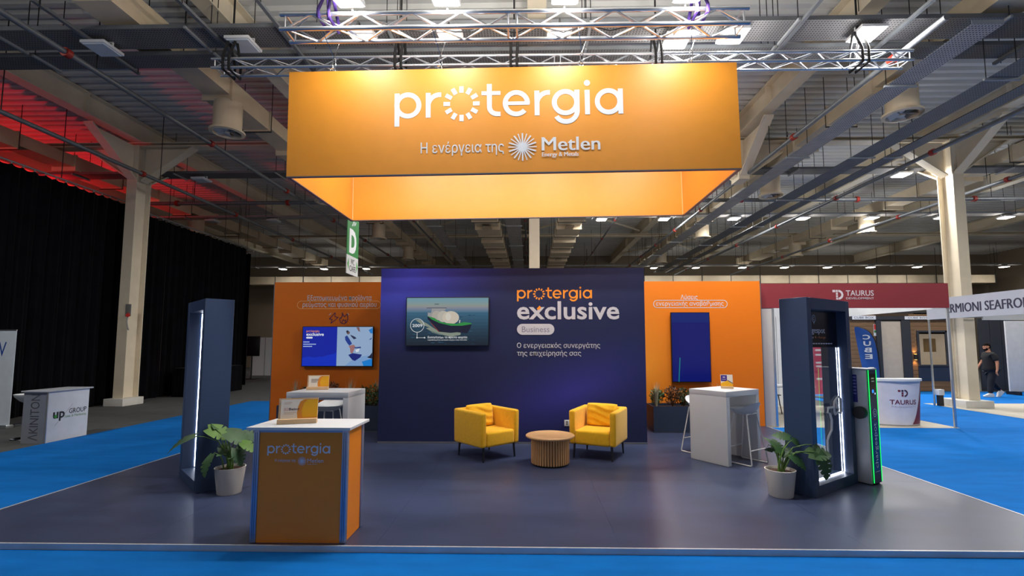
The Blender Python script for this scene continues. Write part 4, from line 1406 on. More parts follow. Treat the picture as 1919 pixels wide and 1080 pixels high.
# ---------------- portal frames with light strips
def portal(name, label, loc, rz, w, d, h, led_y, led_top=None):
    t = thing(name, label, 'portal frame', loc, rz, 'navy portal frames')
    s, tp, bt = 0.10, 0.13, 0.12
    box('upright', NAVY, t, 0, s, 0, d, 0.002, h, bevel=0.002, seg=1)
    box('upright', NAVY, t, w - s, w, 0, d, 0.002, h, bevel=0.002, seg=1)
    box('top_beam', NAVY, t, s + 0.0005, w - s - 0.0005, 0, d, h - tp, h)
    box('sill', NAVY, t, s + 0.0005, w - s - 0.0005, 0, d, 0.002, bt)
    r = 0.005
    lt = led_top or h - tp - 0.012
    rod('light_strip', LED, t, (s + r + 0.001, led_y, bt + 0.012), (s + r + 0.001, led_y, lt), r, 6)
    rod('light_strip', LED, t, (w - s - r - 0.001, led_y, bt + 0.012), (w - s - r - 0.001, led_y, lt), r, 6)
    if led_y < 0.11:
        rod('light_strip', LED, t, (s + 0.012, led_y, bt + r + 0.001), (w - s - 0.012, led_y, bt + r + 0.001), r, 6)
    return t
ang = math.atan2(-0.65, 0.67)
portal('portal_frame', 'tall navy portal frame with white light strip left of the orange counter', (-4.49, 6.21, 0), ang, 0.96, 0.30, 2.235, 0.143)
pr = portal('portal_frame', 'tall navy portal frame beside the charging post with a hanging dark sign', (3.15, 5.51, 0), R(35.5), 1.09, 0.31, 2.235, 0.10, 1.655)
# dark sign panel and clear pane with plug drawing inside the right portal
box('sign_panel', mat('dark_sign_glass', (20, 20, 34), rough=0.25), pr, 0.101, 0.989, 0.112, 0.122, 1.66, 2.104)
p = Print((0.101, 0.112, 1.66), XA, ZA, lift=0.001)
GSI = ink((178, 178, 190))
p.part('pin_emblem')
p.arc(0.30, 0.345, 0.036, 0.046, 0, 360, GSI)
p.arc(0.30, 0.345, 0.012, 0.02, 40, 320, GSI)
p.poly([(0.28, 0.31), (0.32, 0.31), (0.30, 0.275)], GSI)
p.text('chargespot', 0.02, 0.57, 0.15, 0.24, GSI, heavy=0.002)
p.text('Pay', 0.20, 0.28, 0.10, 0.135, GSI)
p.text('& charge', 0.30, 0.58, 0.10, 0.135, ink((190, 110, 60)))
for k in range(9):
    p.rect(0.18 + 0.063 * k, 0.23 + 0.063 * k, 0.038, 0.052, GSI)
p.build(pr)
PLW = mat('white_plug_outline', (206, 206, 208), rough=0.5)
PYL = 0.095
MB().tube([(q, PYL, z) for q, z in ((0.56, 0.125), (0.56, 0.55), (0.60, 0.60), (0.68, 0.66), (0.70, 0.78), (0.66, 0.86), (0.60, 0.88), (0.62, 0.93), (0.78, 0.93))], 0.013, 6).build('cable_outline', PLW, pr, smooth=True)
MB().tube([(q, PYL, z) for q, z in ((0.78, 0.88), (0.80, 0.84), (0.88, 0.86), (0.94, 0.84), (0.96, 0.87), (0.96, 1.02), (0.92, 1.05), (0.86, 1.03), (0.80, 1.00), (0.78, 0.96))], 0.013, 6, closed=True).build('plug_outline', PLW, pr, smooth=True)
for z in (0.89, 0.98):
    rod('plug_prong', PLW, pr, (0.96, PYL, z), (0.983, PYL, z), 0.009)
MB().tube([(0.85, PYL, 1.0), (0.85, PYL, 0.91), (0.88, PYL, 0.905), (0.88, PYL, 0.95)], 0.009, 6).build('plug_mark', PLW, pr, smooth=True)
PANE_A = mat('clear_acrylic', (244, 250, 252), rough=0.02, trans=1.0, var=0, spec=0.2)
box('clear_pane', PANE_A, pr, 0.101, 0.989, 0.1125, 0.1165, 0.122, 1.658)

# ---------------- charging post
K0 = Vector((4.135, 6.00, 0))
kp = thing('charging_post', 'slim navy charging post with green light edges and vertical white lettering', 'charging post', K0, R(32))
KW, KD, KH = 0.215, 0.26, 1.40
SILV = mat('silver_post_body', (176, 180, 186), rough=0.4, metal=0.3)
box('body', SILV, kp, 0.0, KW, 0.022, KD, 0.01, KH - 0.02, bevel=0.012)
box('front_panel', mat('navy_post_front', (28, 34, 78), rough=0.25), kp, 0.016, KW - 0.016, 0.004, 0.0215, 0.02, KH - 0.02)
box('light_edge', GREENLED, kp, 0.004, 0.0135, 0.001, 0.007, 0.03, KH - 0.02)
box('light_edge', GREENLED, kp, KW - 0.0135, KW - 0.004, 0.001, 0.007, 0.03, KH - 0.02)
box('cap', SILV, kp, -0.004, KW + 0.004, 0.0, KD + 0.004, KH - 0.0195, KH, bevel=0.004)
box('foot', BLACK, kp, 0.01, KW - 0.01, 0.03, KD - 0.02, 0.001, 0.0095)
p = Print((0, 0.004, 0), XA, ZA, lift=0.001)
p.rect(0.04, KW - 0.04, 1.08, 1.33, glow((10, 12, 10), 0.5))
p.disc(0.10, 1.12, 0.022, glow((30, 120, 255), 2.0))
p.disc(0.15, 1.09, 0.012, glow((180, 200, 255), 1.5))
p.rect(0.07, 0.14, 1.27, 1.285, glow((150, 170, 150), 0.6))
p.rect(0.07, 0.14, 1.235, 1.25, glow((120, 140, 130), 0.6))
p.text('chargespot', 0.055, 0.155, 0.20, 0.74, INK_W, bold=0.004, rot=90)
p.arc(0.108, 0.86, 0.04, 0.05, 0, 360, INK_W)
p.arc(0.108, 0.86, 0.014, 0.024, 30, 330, INK_W)
p.rect(0.07, 0.145, 0.775, 0.785, ink((190, 50, 50)))
p.line((0.05, 0.16), (0.16, 0.16), 0.006, INK_W)
p.build(kp)
p = Print((0, KD, 0), (0, -1, 0), ZA, lift=0.001)
p.rect(0.03, 0.13, 0.98, 1.32, ink((24, 30, 110)))
for k in range(6):
    p.rect(0.04, 0.12, 1.28 - 0.04 * k, 1.295 - 0.04 * k, ink((120, 126, 190)))
p.build(kp, 'info_sticker')
MB().cyl((-0.07, 0.10, 0.86), (0.0, 0.10, 0.86), 0.075, n=20).build('charging_connector', BLACK, kp, bevel=0.012)

# ---------------- potted monsteras
def leaf_mesh(b, L, Wd, fold, droop, M, split=True):
    n = 26
    mid, lf, rt = [], [], []
    for i in range(n + 1):
        s = i / n
        w = Wd * (math.sin(PI * min(1, s * 0.94 + 0.06)) ** 0.6) * (1 - 0.55 * s)
        if split and 6 < i < n - 3 and i % 5 == 0:
            w *= 0.5
        y = L * s
        z = -droop * L * s * s
        mid.append(Vector((0, y, z)))
        for lst, sg_ in ((lf, -1), (rt, 1)):
            back = -0.16 * L * max(0, 1 - s * 5)
            lst.append(Vector((sg_ * w, y + back + w * 0.25, z + fold * w - 0.4 * droop * w)))
    vs = [M @ q for q in mid + lf + rt]
    fs = []
    k = n + 1
    for i in range(n):
        fs.append((i, i + 1, k + i + 1, k + i))
        fs.append((i + 1, i, 2 * k + i, 2 * k + i + 1))
    b.add(vs, fs)
def monstera(label, x, y, leaves, seed):
    """leaves: (tip offset x, y, z of the leaf base, heading deg, pitch deg, roll deg, length, width, material)"""
    t = thing('potted_monstera', label, 'potted plant', (x, y, 0), 0, 'potted monsteras')
    MB().lathe([(0.0, 0.001), (0.118, 0.001), (0.124, 0.008), (0.158, 0.285), (0.161, 0.295), (0.152, 0.297), (0.147, 0.285), (0.143, 0.26), (0.0, 0.26)], 36).build('pot', POT, t, smooth=True)
    MB().lathe([(0.0, 0.2605), (0.1425, 0.2605), (0.13, 0.268), (0.0, 0.272)], 28).build('soil', SOIL, t)
    rnd = random.Random(seed)
    for (lx, ly, lz, hd, pt, rl, L, W, m) in leaves:
        base = Vector((lx, ly, lz))
        M = Matrix.Translation(base) @ Matrix.Rotation(R(hd), 4, 'Z') @ Matrix.Rotation(R(pt), 4, 'X') @ Matrix.Rotation(R(rl), 4, 'Y')
        b = MB()
        leaf_mesh(b, L, W, 0.18, 0.35, M)
        b.build('leaf', m, t, smooth=True)
        s = Vector((rnd.uniform(-0.05, 0.05), rnd.uniform(-0.05, 0.05), 0.262))
        mid = s.lerp(base, 0.5) + Vector((-lx * 0.12, 0, 0.05 + 0.2 * abs(lx)))
        MB().tube([s, s.lerp(mid, 0.55) + Vector((0, 0, 0.03)), mid, mid.lerp(base, 0.6) + Vector((0, 0, 0.015)), base], [0.008, 0.007, 0.006, 0.005, 0.004], 6).build('petiole', STEM, t, smooth=True)
    return t
monstera('white potted monstera at the foot of the left portal frame', -3.44, 5.58, [
    (-0.26, -0.03, 0.73, -75, -18, 40, 0.27, 0.13, LEAFL),
    (-0.03, -0.05, 0.69, -82, -20, 42, 0.28, 0.13, LEAF),
    (0.16, -0.06, 0.58, -98, -20, 35, 0.21, 0.08, LEAFL),
    (-0.40, -0.06, 0.65, 94, -18, -35, 0.40, 0.08, LEAF),
    (-0.14, -0.12, 0.46, 165, -48, 20, 0.24, 0.14, LEAF),
    (0.10, -0.08, 0.52, -105, -55, 20, 0.20, 0.10, LEAFD),
    (-0.06, -0.04, 0.44, 20, 50, 20, 0.18, 0.10, LEAFD),
    (0.02, -0.12, 0.44, 170, 30, 0, 0.13, 0.07, LEAF),
    (-0.19, 0.0, 0.72, 40, 40, 20, 0.13, 0.06, LEAF),
    (0.06, -0.08, 0.40, 200, 30, 0, 0.12, 0.06, LEAF),
    (0.06, 0.04, 0.64, -60, -5, 40, 0.22, 0.12, LEAFD)], 1)
monstera('white potted monstera at the foot of the right portal frame', 2.82, 5.60, [
    (0.13, 0.02, 0.64, 80, 15, -55, 0.17, 0.07, LEAF),
    (0.14, -0.02, 0.62, -80, -25, 50, 0.18, 0.07, LEAF),
    (0.26, -0.12, 0.49, -100, 10, 45, 0.24, 0.13, LEAF),
    (0.36, -0.14, 0.50, -150, -62, 20, 0.27, 0.12, LEAF),
    (0.34, -0.08, 0.58, -95, -45, 50, 0.22, 0.07, LEAFD),
    (-0.02, -0.02, 0.48, -20, 55, 30, 0.19, 0.11, LEAF),
    (-0.09, -0.04, 0.50, 100, 30, 40, 0.12, 0.06, LEAF),
    (-0.14, -0.04, 0.57, 110, -50, 50, 0.10, 0.03, LEAFL),
    (0.08, -0.08, 0.46, -120, -30, 30, 0.20, 0.09, LEAFD),
    (-0.05, 0.02, 0.55, 40, 50, 0, 0.14, 0.06, LEAF),
    (0.02, 0.0, 0.44, -70, 40, 20, 0.18, 0.09, LEAFD)], 2)

# ================================================================== AROUND THE STAND
# ---------------- hanging hall sign
t = thing('hanging_hall_sign', 'green and white hanging hall sign with letter D and WC CAFE', 'hall sign', (-4.66, 12.0, 3.50))
box('green_board', mat('sign_green', (40, 122, 58), rough=0.5), t, -0.01, 0.01, 0, 0.8, 0.4905, 1.52)
box('white_board', mat('sign_white', (196, 198, 198), rough=0.5), t, -0.01, 0.01, 0, 0.8, 0, 0.49)
p = Print((0.01, 0, 0), (0, 1, 0), ZA)
p.text('D', 0.14, 0.64, 0.56, 1.20, INK_W, bold=0.05)
for k in range(3):
    p.line((0.30 + 0.1 * k, 1.28 + 0.03 * k), (0.42 + 0.08 * k, 1.44), 0.03, INK_W)
p.text('WC', 0.27, 0.53, 0.27, 0.42, ink((40, 40, 42)), bold=0.01)
p.text('CAFE', 0.19, 0.63, 0.09, 0.24, ink((40, 40, 42)), bold=0.01)
gm = ink((60, 150, 60))
p.poly([(0.04, 0.26), (0.13, 0.10), (0.13, 0.42)], gm)
p.poly([(0.77, 0.26), (0.68, 0.42), (0.68, 0.10)], gm)
p.build(t)
for yy in (0.08, 0.72):
    rod('hanging_wire', CHROME, t, (0, yy, 1.521), (0, yy, 4.84), 0.004, 6)

# ---------------- grey and white promotional counter at the left
t = thing('promotion_counter', 'grey and white promotional counter beside the blue aisle at the left', 'counter', (-9.03, 8.5, FZ + 0.001))
GREYC = mat('grey_counter_side', (122, 126, 136), rough=0.5)
WHC = mat('white_counter_front', (206, 212, 220), rough=0.5)
box('side_panel', GREYC, t, 0, 0.425, 0, 0.012, 0, 0.90)
box('side_panel', GREYC, t, 0, 0.425, 0.788, 0.80, 0, 0.90)
box('front_panel', WHC, t, 0.43, 0.45, 0.004, 0.796, 0, 0.90)
box('corner_post', ALU, t, 0.4255, 0.4515, -0.012, 0.0035, 0, 0.90)
box('counter_top', mat('grey_counter_top', (168, 172, 180), rough=0.4), t, -0.03, 0.49, -0.03, 0.84, 0.9005, 0.925, bevel=0.004)
p = Print((0, 0, 0), XA, ZA)
p.text('ΛKINITON', 0.13, 0.30, 0.05, 0.86, ink((70, 74, 82)), rot=90)
p.build(t)
p = Print((0.45, 0.004, 0), (0, 1, 0), ZA)
p.text('up', 0.10, 0.32, 0.36, 0.53, ink((26, 30, 34)), bold=0.03)
p.arc(0.15, 0.45, 0.0, 0.03, 0, 360, ink((60, 150, 60)))
p.line((0.14, 0.28), (0.46, 0.64), 0.004, ink((70, 74, 80)))
p.text('GROUP', 0.40, 0.75, 0.47, 0.56, ink((26, 30, 34)), bold=0.006)
p.text('Sales & Marketing', 0.32, 0.75, 0.39, 0.45, ink((120, 160, 120)))
p.build(t)
t = thing('swivel_stool', 'white tulip bar stool on a chrome base behind the grey and white counter', 'stool', (-9.42, 8.95, FZ + 0.001))
MB().lathe([(0.0, 0.0), (0.21, 0.0), (0.20, 0.012), (0.05, 0.03), (0.03, 0.06), (0.0, 0.06)], 28).build('base', CHROME, t, smooth=True)
rod('column', CHROME, t, (0, 0, 0.0605), (0, 0, 0.66), 0.026, 14)
MB().lathe([(0.0, 0.66), (0.06, 0.665), (0.12, 0.70), (0.19, 0.78), (0.205, 0.82), (0.195, 0.825), (0.17, 0.79), (0.10, 0.75), (0.0, 0.74)], 28).build('seat', WHITE, t, smooth=True)
MB().tube([(0.02, 0.0, 0.3), (0.10, -0.14, 0.28), (0.0, -0.2, 0.28), (-0.10, -0.14, 0.28), (-0.02, 0, 0.3)], 0.01, 6).build('footrest', CHROME, t, smooth=True)
t = thing('rollup_banner', 'white upright banner cut by the left edge of the picture', 'banner', (-11.85, 10.0, FZ + 0.001))
box('sheet', mat('banner_sheet', (200, 210, 220), rough=0.5), t, 0, 0.95, 0, 0.012, 0.07, 2.04)
box('cassette', ALU, t, -0.01, 0.96, -0.06, 0.09, 0, 0.0695, bevel=0.01)
box('top_rail', ALU, t, 0, 0.95, -0.005, 0.02, 2.0405, 2.065)
p = Print((0, 0, 0), XA, ZA)
p.text('W', 0.45, 0.76, 1.50, 1.80, ink((30, 70, 150)), bold=0.0)
p.build(t)
# far left background: partition, dark desk and screen
t = thing('partition_wall', 'white low partition far behind the left orange wall', 'partition', (-14.6, 25.0, FZ + 0.001))
for i in range(3):
    box('partition_panel', WHITE, t, i * 0.75, i * 0.75 + 0.73, 0, 0.05, 0.12, 2.1)
    box('partition_post', ALU, t, i * 0.75 + 0.731, i * 0.75 + 0.749, -0.005, 0.055, 0, 2.12)
t = thing('display_screen', 'dark freestanding screen at the far end of the curtain', 'screen', (-14.35, 24.0, FZ + 0.001))
box('panel', BEZEL, t, 0, 0.75, 0, 0.06, 1.15, 2.15, bevel=0.01)
rod('stand', BLACK, t, (0.37, 0.03, 0.03), (0.37, 0.03, 1.149), 0.04)
box('foot', BLACK, t, 0.1, 0.65, -0.2, 0.26, 0, 0.0295)
t = thing('black_case', 'low black covered table at the foot of the right curtain', 'table', (-11.9, 15.9, FZ + 0.001))
b = MB()
vs, fs = [], []
n = 96
for i in range(n):
    f = i / n * 4
    k, q = int(f), f - int(f)
    cx_, cy_ = ((q * 0.8, 0), (0.8, q * 2.6), (0.8 - q * 0.8, 2.6), (0, 2.6 - q * 2.6))[k]
    o = 0.02 * math.sin(i * 1.9)
    vs += [(cx_ + (o if k % 2 else 0), cy_ + (0 if k % 2 else o), 0.0), (cx_, cy_, 0.95)]
for i in range(n):
    j = (i + 1) % n
    fs.append((2 * i, 2 * j, 2 * j + 1, 2 * i + 1))
MB().add(vs, fs).build('skirt', VELVET, t, smooth=True)
box('table_top', VELVET, t, 0.005, 0.795, 0.005, 2.595, 0.93, 0.952)

# ---------------- booth with the red fascia
RED_F = mat('dark_red_fascia', (124, 40, 46), rough=0.5, var=0.02)
BW = mat('booth_white_panel', (214, 218, 222), rough=0.6, var=0.02)
t = thing('shell_booth', 'white shell booth with dark red fascia right of the orange wall', 'booth', (4.96, 10.40, FZ + 0.013))
bz0 = -(FZ + 0.013)
box('front_fascia', RED_F, t, 0, 4.0, 0, 0.04, 2.47 + bz0, 3.0 + bz0)
fs_ = MB()
box('side_fascia', BW, t, 3.97, 4.0, 0.041, 3.4, 2.47 + bz0, 3.0 + bz0)
box('back_fascia', BW, t, 0, 3.9695, 3.37, 3.4, 2.47 + bz0, 3.0 + bz0)
for (x, y) in ((3.94, 0.0), (0.24, 0.0), (3.94, 3.36)):
    box('post', ALU, t, x, x + 0.05, y, y + 0.04, 0, 2.4695 + bz0, bevel=0.008)
PANG = mat('booth_grey_panel', (176, 172, 168), rough=0.6, var=0.02)
box('side_return', PANG, t, 0.0, 0.2395, 0.01, 0.03, 0.02, 2.4695 + bz0)
for i in range(3):
    box('back_panel', BW, t, 0.02 + i * 0.99, 0.02 + i * 0.99 + 0.975, 3.30, 3.36, 0.02, 2.4695 + bz0)
    box('panel_joint', ALU, t, 0.02 + i * 0.99 + 0.976, 0.02 + (i + 1) * 0.99 - 0.001, 3.295, 3.362, 0.02, 2.4695 + bz0)
for i in range(3):
    box('wall_panel', BW, t, 0.0, 0.03, 0.1 + i * 1.06, 0.1 + i * 1.06 + 1.05, 0.02, 2.4695 + bz0)
p = Print((-4.96, 0, bz0), XA, ZA)
GF = ink((200, 188, 190))
p.rect(6.51, 6.57, 2.81, 2.86, GF); p.rect(6.58, 6.62, 2.81, 2.86, GF); p.rect(6.58, 6.62, 2.755, 2.80, GF); p.rect(6.58, 6.62, 2.70, 2.745, GF); p.rect(6.58, 6.62, 2.65, 2.69, GF)
p.arc(6.63, 2.755, 0.06, 0.105, -90, 90, GF)
p.text('TAURUS', 6.79, 7.38, 2.73, 2.85, GF, bold=0.012)
p.text('DEVELOPMENT', 6.79, 7.38, 2.655, 2.70, GF, bold=0.004)
p.build(t)
PINK = ink((190, 62, 96))
p = Print((0, 3.30, 0), XA, ZA, lift=0.002)
p.rect(2.95, 3.85, 0.35, 1.80, PINK)
for k, (zz, a, b2) in enumerate(((1.55, 3.05, 3.5), (1.42, 3.05, 3.7), (1.2, 3.05, 3.5), (1.1, 3.05, 3.65), (0.75, 3.05, 3.4))):
    p.rect(a, b2, zz, zz + 0.05, INK_W)
p.rect(0.15, 0.9, 2.0, 2.02, ink((190, 150, 160)))
for zz in (1.3, 1.65):
    p.rect(0.1, 0.95, zz, zz + 0.008, ink((160, 166, 172)))
p.arc(0.25, 1.2, 0.5, 0.508, 0, 80, ink((160, 166, 172)))
p.build(t, 'poster_print')
# white table and grey chairs inside it
t = thing('meeting_table', 'white meeting table inside the red fascia booth', 'table', (5.75, 11.6, FZ + 0.013))
box('top', WHITE, t, 0, 1.0, 0, 0.7, 0.72, 0.745, bevel=0.004)
for x in (0.05, 0.95):
    for y in (0.05, 0.65):
        rod('leg', BLACK, t, (x, y, 0.001), (x * 0.9 + 0.05, y * 0.9 + 0.035, 0.7195), 0.016)
def side_chair(label, x, y, rz):
    t = thing('side_chair', label, 'chair', (x, y, FZ + 0.013), rz, 'grey chairs in the red fascia booth')
    GP = mat('grey_shell_plastic', (84, 88, 92), rough=0.5)
    box('seat', GP, t, -0.22, 0.22, -0.21, 0.21, 0.45, 0.475, bevel=0.01)
    M = Matrix.Translation((0, 0.2, 0.47)) @ Matrix.Rotation(R(-12), 4, 'X')
    MB().box(-0.21, 0.21, -0.012, 0.012, 0.02, 0.42, M).build('backrest', GP, t, bevel=0.011, seg=3)
    for sx in (-1, 1):
        for sy in (-1, 1):
            rod('leg', BLACK, t, (sx * 0.17, sy * 0.16, 0.4495), (sx * 0.22, sy * 0.21, 0.001), 0.012)
    return t
side_chair('grey shell chair behind the white meeting table, seen left of the portal frame', 6.1, 12.55, R(0))
side_chair('grey shell chair seen through the right portal frame', 7.15, 11.9, R(-70))

# curved white counter
t = thing('curved_counter', 'white curved counter with dark red swoosh and square logo', 'counter', (7.98, 10.86, FZ + 0.013))
CRX, CRY, CHH = 0.56, 0.36, 1.0
def half_body(name, m, rx, ry, z0, z1, grow=0.0):
    n = 30
    pts = []
    for i in range(n + 1):
        a = PI + PI * i / n
        pts.append((math.cos(a), math.sin(a)))
    vs = []
    for (z, k) in ((z0, 1.0 - grow), (z1, 1.0)):
        vs += [(px * rx * k, py * ry * k, z) for px, py in pts]
    N = n + 1
    fs = [(i, i + 1, N + i + 1, N + i) for i in range(n)]
    fs.append((n, 0, N, N + n))
    fs.append(tuple(range(N - 1, -1, -1)))
    fs.append(tuple(range(N, 2 * N)))
    return MB().add(vs, fs).build(name, m, t, smooth=True)
CW = mat('counter_wrap_white', (206, 206, 216), rough=0.5)
half_body('curved_front', CW, CRX, CRY, 0.03, CHH - 0.05, 0.10)
half_body('counter_top', WHITE, CRX + 0.03, CRY + 0.03, CHH - 0.049, CHH)
half_body('base_plate', mat('counter_base_grey', (140, 140, 140)), CRX * 0.9, CRY * 0.9, 0.0, 0.0295)
p = Print((0, 0, 0), XA, ZA, lift=0.0)
WINE = ink((110, 30, 50))
DK = ink((66, 34, 52))
sw = [(0.10 + 0.36 * (z / 0.92) ** 0.55, z) for z in (0.04, 0.1, 0.18, 0.28, 0.4, 0.55, 0.72, 0.92)]
for i in range(len(sw) - 1):
    a0, z0_ = sw[i]
    a1, z1_ = sw[i + 1]
    nseg = 5
    for k in range(nseg):
        r0_, r1_ = 0.555 * (0.90 + 0.10 * z0_), 0.555 * (0.90 + 0.10 * z1_)
        e0 = [a0 + (r0_ - a0) * k / nseg, a0 + (r0_ - a0) * (k + 1) / nseg]
        e1 = [a1 + (r1_ - a1) * k / nseg, a1 + (r1_ - a1) * (k + 1) / nseg]
        p.geo([(e0[0], z0_), (e0[1], z0_), (e1[1], z1_), (e1[0], z1_)], [(0, 1, 2, 3)], WINE)
p.parts[0] = ('red_swoosh', p.b)
p.part('logo')
for (a0, a1, b0, b1, m) in ((-0.13, -0.08, 0.73, 0.77, WINE), (-0.06, -0.02, 0.73, 0.77, DK), (-0.06, -0.02, 0.68, 0.72, WINE), (-0.06, -0.02, 0.63, 0.67, WINE)):
    p.geo([(a0, b0), (a1, b0), (a1, b1), (a0, b1)], [(0, 1, 2, 3)], m)
p.arc(0.0, 0.70, 0.045, 0.075, -90, 90, DK)
p.text('TAURUS', -0.28, 0.27, 0.46, 0.56, WINE, bold=0.012)
p.text('DEVELOPMENT', -0.25, 0.26, 0.40, 0.43, ink((190, 176, 186)))
for o in p.build(t):
    for v in o.data.vertices:
        k = 1.0 - 0.10 * (1 - (v.co.z - 0.03) / (CHH - 0.08))
        q = max(0.0, 1 - (v.co.x / (CRX * k)) ** 2)
        v.co.y = -CRY * k * math.sqrt(q) - 0.004

# ---------------- seafront booth at the right edge
FAS = mat('pale_grey_fascia', (186, 188, 198), rough=0.6, var=0.05, scale=1.5)
t = thing('shell_booth', 'pale grey booth fascia with dark lettering at the right picture edge', 'booth', (11.52, 14.1, FZ + 0.013))
LF = 6.2
box('side_fascia', FAS, t, 0, 0.04, -LF, 0.04, 2.40 + bz0, 2.98 + bz0)
box('back_fascia', WHITE, t, 1.0, 5.2, -0.60, -0.56, 2.36 + bz0, 2.54 + bz0)
for y in (0.0, -LF + 0.1):
    box('post', ALU, t, 0.0, 0.04, y - 0.01, y + 0.03, 0.0, 2.3995 + bz0, bevel=0.006)
box('ceiling_beam', WHITE, t, 1.0, 5.2, -LF, -LF + 0.04, 2.40 + bz0, 2.6 + bz0)
box('top_rail', ALU, t, 0.041, 0.9995, -0.595, -0.565, 2.42 + bz0, 2.46 + bz0)
p = Print((0, 0, bz0), (0, -1, 0), ZA)
p.text('ERMIONI SEAFRONT', 0.62, 3.05, 2.55, 2.79, ink((44, 42, 66)), heavy=0.009)
p.build(t)
t = thing('floor_weight', 'small white and black weight at the foot of the grey fascia booth post', 'weight', (11.60, 13.98, FZ + 0.013))
box('cap', WHITE, t, -0.02, 0.14, 0.0, 0.14, 0.30, 0.46, bevel=0.01)
box('stem', BLACK, t, 0.0, 0.12, 0.02, 0.12, 0.0, 0.2995)

# ---------------- wooden pavilion behind
WOOD = mat('brown_cladding', (112, 84, 56), rough=0.7, var=0.2, scale=4, stretch=(1, 1, 10))
DKP = mat('charcoal_frame', (46, 48, 54), rough=0.5, var=0.05)
PY_ = 18.25
t = thing('wooden_pavilion', 'brown clad pavilion with dark framed window and warm wall lamp behind the curved counter', 'pavilion', (12.0, PY_, FZ + 0.013))
box('core_wall', mat('pavilion_core', (60, 46, 34), rough=0.8), t, 0, 2.4, 0.03, 0.15, 0, 2.9)
box('core_wall', mat('pavilion_core', (60, 46, 34), rough=0.8), t, 2.4005, 4.2, 0.5, 0.6, 0, 2.9)
for i in range(19):
    z = 0.02 + i * 0.15
    box('cladding_board', WOOD, t, 0.0, 0.93, 0.0, 0.028, z, z + 0.142)
    box('cladding_board', WOOD, t, 2.19, 2.42, 0.0, 0.028, z, z + 0.142)
    if z < 0.35 or z > 2.1:
        box('cladding_board', WOOD, t, 2.4205, 4.15, 0.0, 0.028, z, z + 0.142)
box('panel', mat('pavilion_beige', (178, 164, 146), rough=0.7), t, 1.12, 1.86, -0.02, 0.029, 0.45, 2.6)
for a in ((0.94, 1.115), (1.865, 2.185)):
    box('dark_post', DKP, t, a[0], a[1], -0.06, 0.029, 0.0, 2.65)
box('header_beam', DKP, t, 0.0, 4.2, -0.08, 0.029, 2.651, 2.78)
box('lower_panel', mat('dark_navy_board', (34, 44, 62), rough=0.5), t, 2.43, 4.15, -0.01, 0.029, 0.38, 0.92)
box('ledge', DKP, t, 2.43, 4.15, -0.05, 0.029, 0.925, 0.98)
wn = box('window_frame', DKP, t, 2.43, 2.51, -0.03, 0.029, 0.981, 2.25)
box('window_frame', DKP, t, 3.48, 3.60, -0.03, 0.029, 0.981, 2.25)
box('window_frame', DKP, t, 4.07, 4.15, -0.03, 0.029, 0.981, 2.25)
box('window_frame', DKP, t, 2.511, 4.069, -0.03, 0.029, 2.18, 2.2495)
PANE = mat('window_glass', (235, 240, 242), rough=0.02, trans=1.0, var=0)
box('window_pane', PANE, t, 2.511, 3.479, 0.0, 0.008, 0.981, 2.179)
box('window_pane', PANE, t, 3.601, 4.069, 0.0, 0.008, 0.981, 2.179)
INT = mat('glowing_interior_wall', (236, 206, 170), rough=0.7, emit=0.22)  # wall glows by itself in place of lamps inside the pavilion
box('interior_wall', INT, t, 2.44, 4.14, 0.42, 0.46, 0.95, 2.3)
box('wall_picture', mat('tan_picture', (200, 150, 90), rough=0.7), t, 3.0, 3.45, 0.40, 0.4195, 1.45, 1.95)
box('roof_board', DKP, t, 0.0, 4.2, 0.03, 0.9, 2.91, 2.96)
p = Print((0, -0.08, 0), XA, ZA)
p.part('name_plate')
p.rect(0.05, 0.92, 2.66, 2.80, ink((214, 216, 220)))
p.text('CUBE BOX', 0.12, 0.85, 2.69, 2.77, ink((50, 60, 90)), bold=0.01)
p.part('name_plate')
p.rect(1.98, 2.95, 2.66, 2.78, ink((214, 216, 220)))
p.text('CUBE BOX', 2.1, 2.85, 2.69, 2.75, ink((50, 60, 90)), bold=0.01)
p.build(t)
t = thing('wall_lamp', 'black up and down wall lamp glowing warm orange beside the pavilion window', 'wall lamp', (14.31, PY_ - 0.06, 1.22))
MB().cyl((0, 0, -0.1), (0, 0, 0.1), 0.045, n=16).build('body', BLACK, t, smooth=True)
box('mount', BLACK, t, -0.02, 0.02, 0.03, 0.0595, -0.03, 0.03)
WARM = mat('warm_lamp_glow', (255, 176, 84), emit=10, var=0)
for s in (-1, 1):
    MB().cyl((0, 0, s * 0.1005), (0, 0, s * 0.105), 0.038, n=14).build('lens', WARM, t)
    L = bpy.data.lights.new('warm_beam', 'SPOT')
    L.energy = 9
    L.color = (1.0, 0.55, 0.18)
    L.spot_size = R(110)
    L.spot_blend = 0.8
    o = bpy.data.objects.new('warm_beam', L)
    o.location = (0, 0, s * 0.11)
    o.rotation_euler = (0 if s < 0 else PI, 0, 0)
    link(o, t)
t = thing('exit_marker', 'small red and green extinguisher marker on the pavilion', 'sign', (12.86, PY_ - 0.02, 2.0))
box('plate', WHITE, t, 0, 0.10, 0, 0.01, 0, 0.44)
p = Print((0, 0, 0), XA, ZA)
p.rect(0.01, 0.09, 0.23, 0.43, ink((190, 50, 44)))
p.rect(0.01, 0.09, 0.12, 0.21, ink((60, 120, 70)))
p.build(t, 'print')
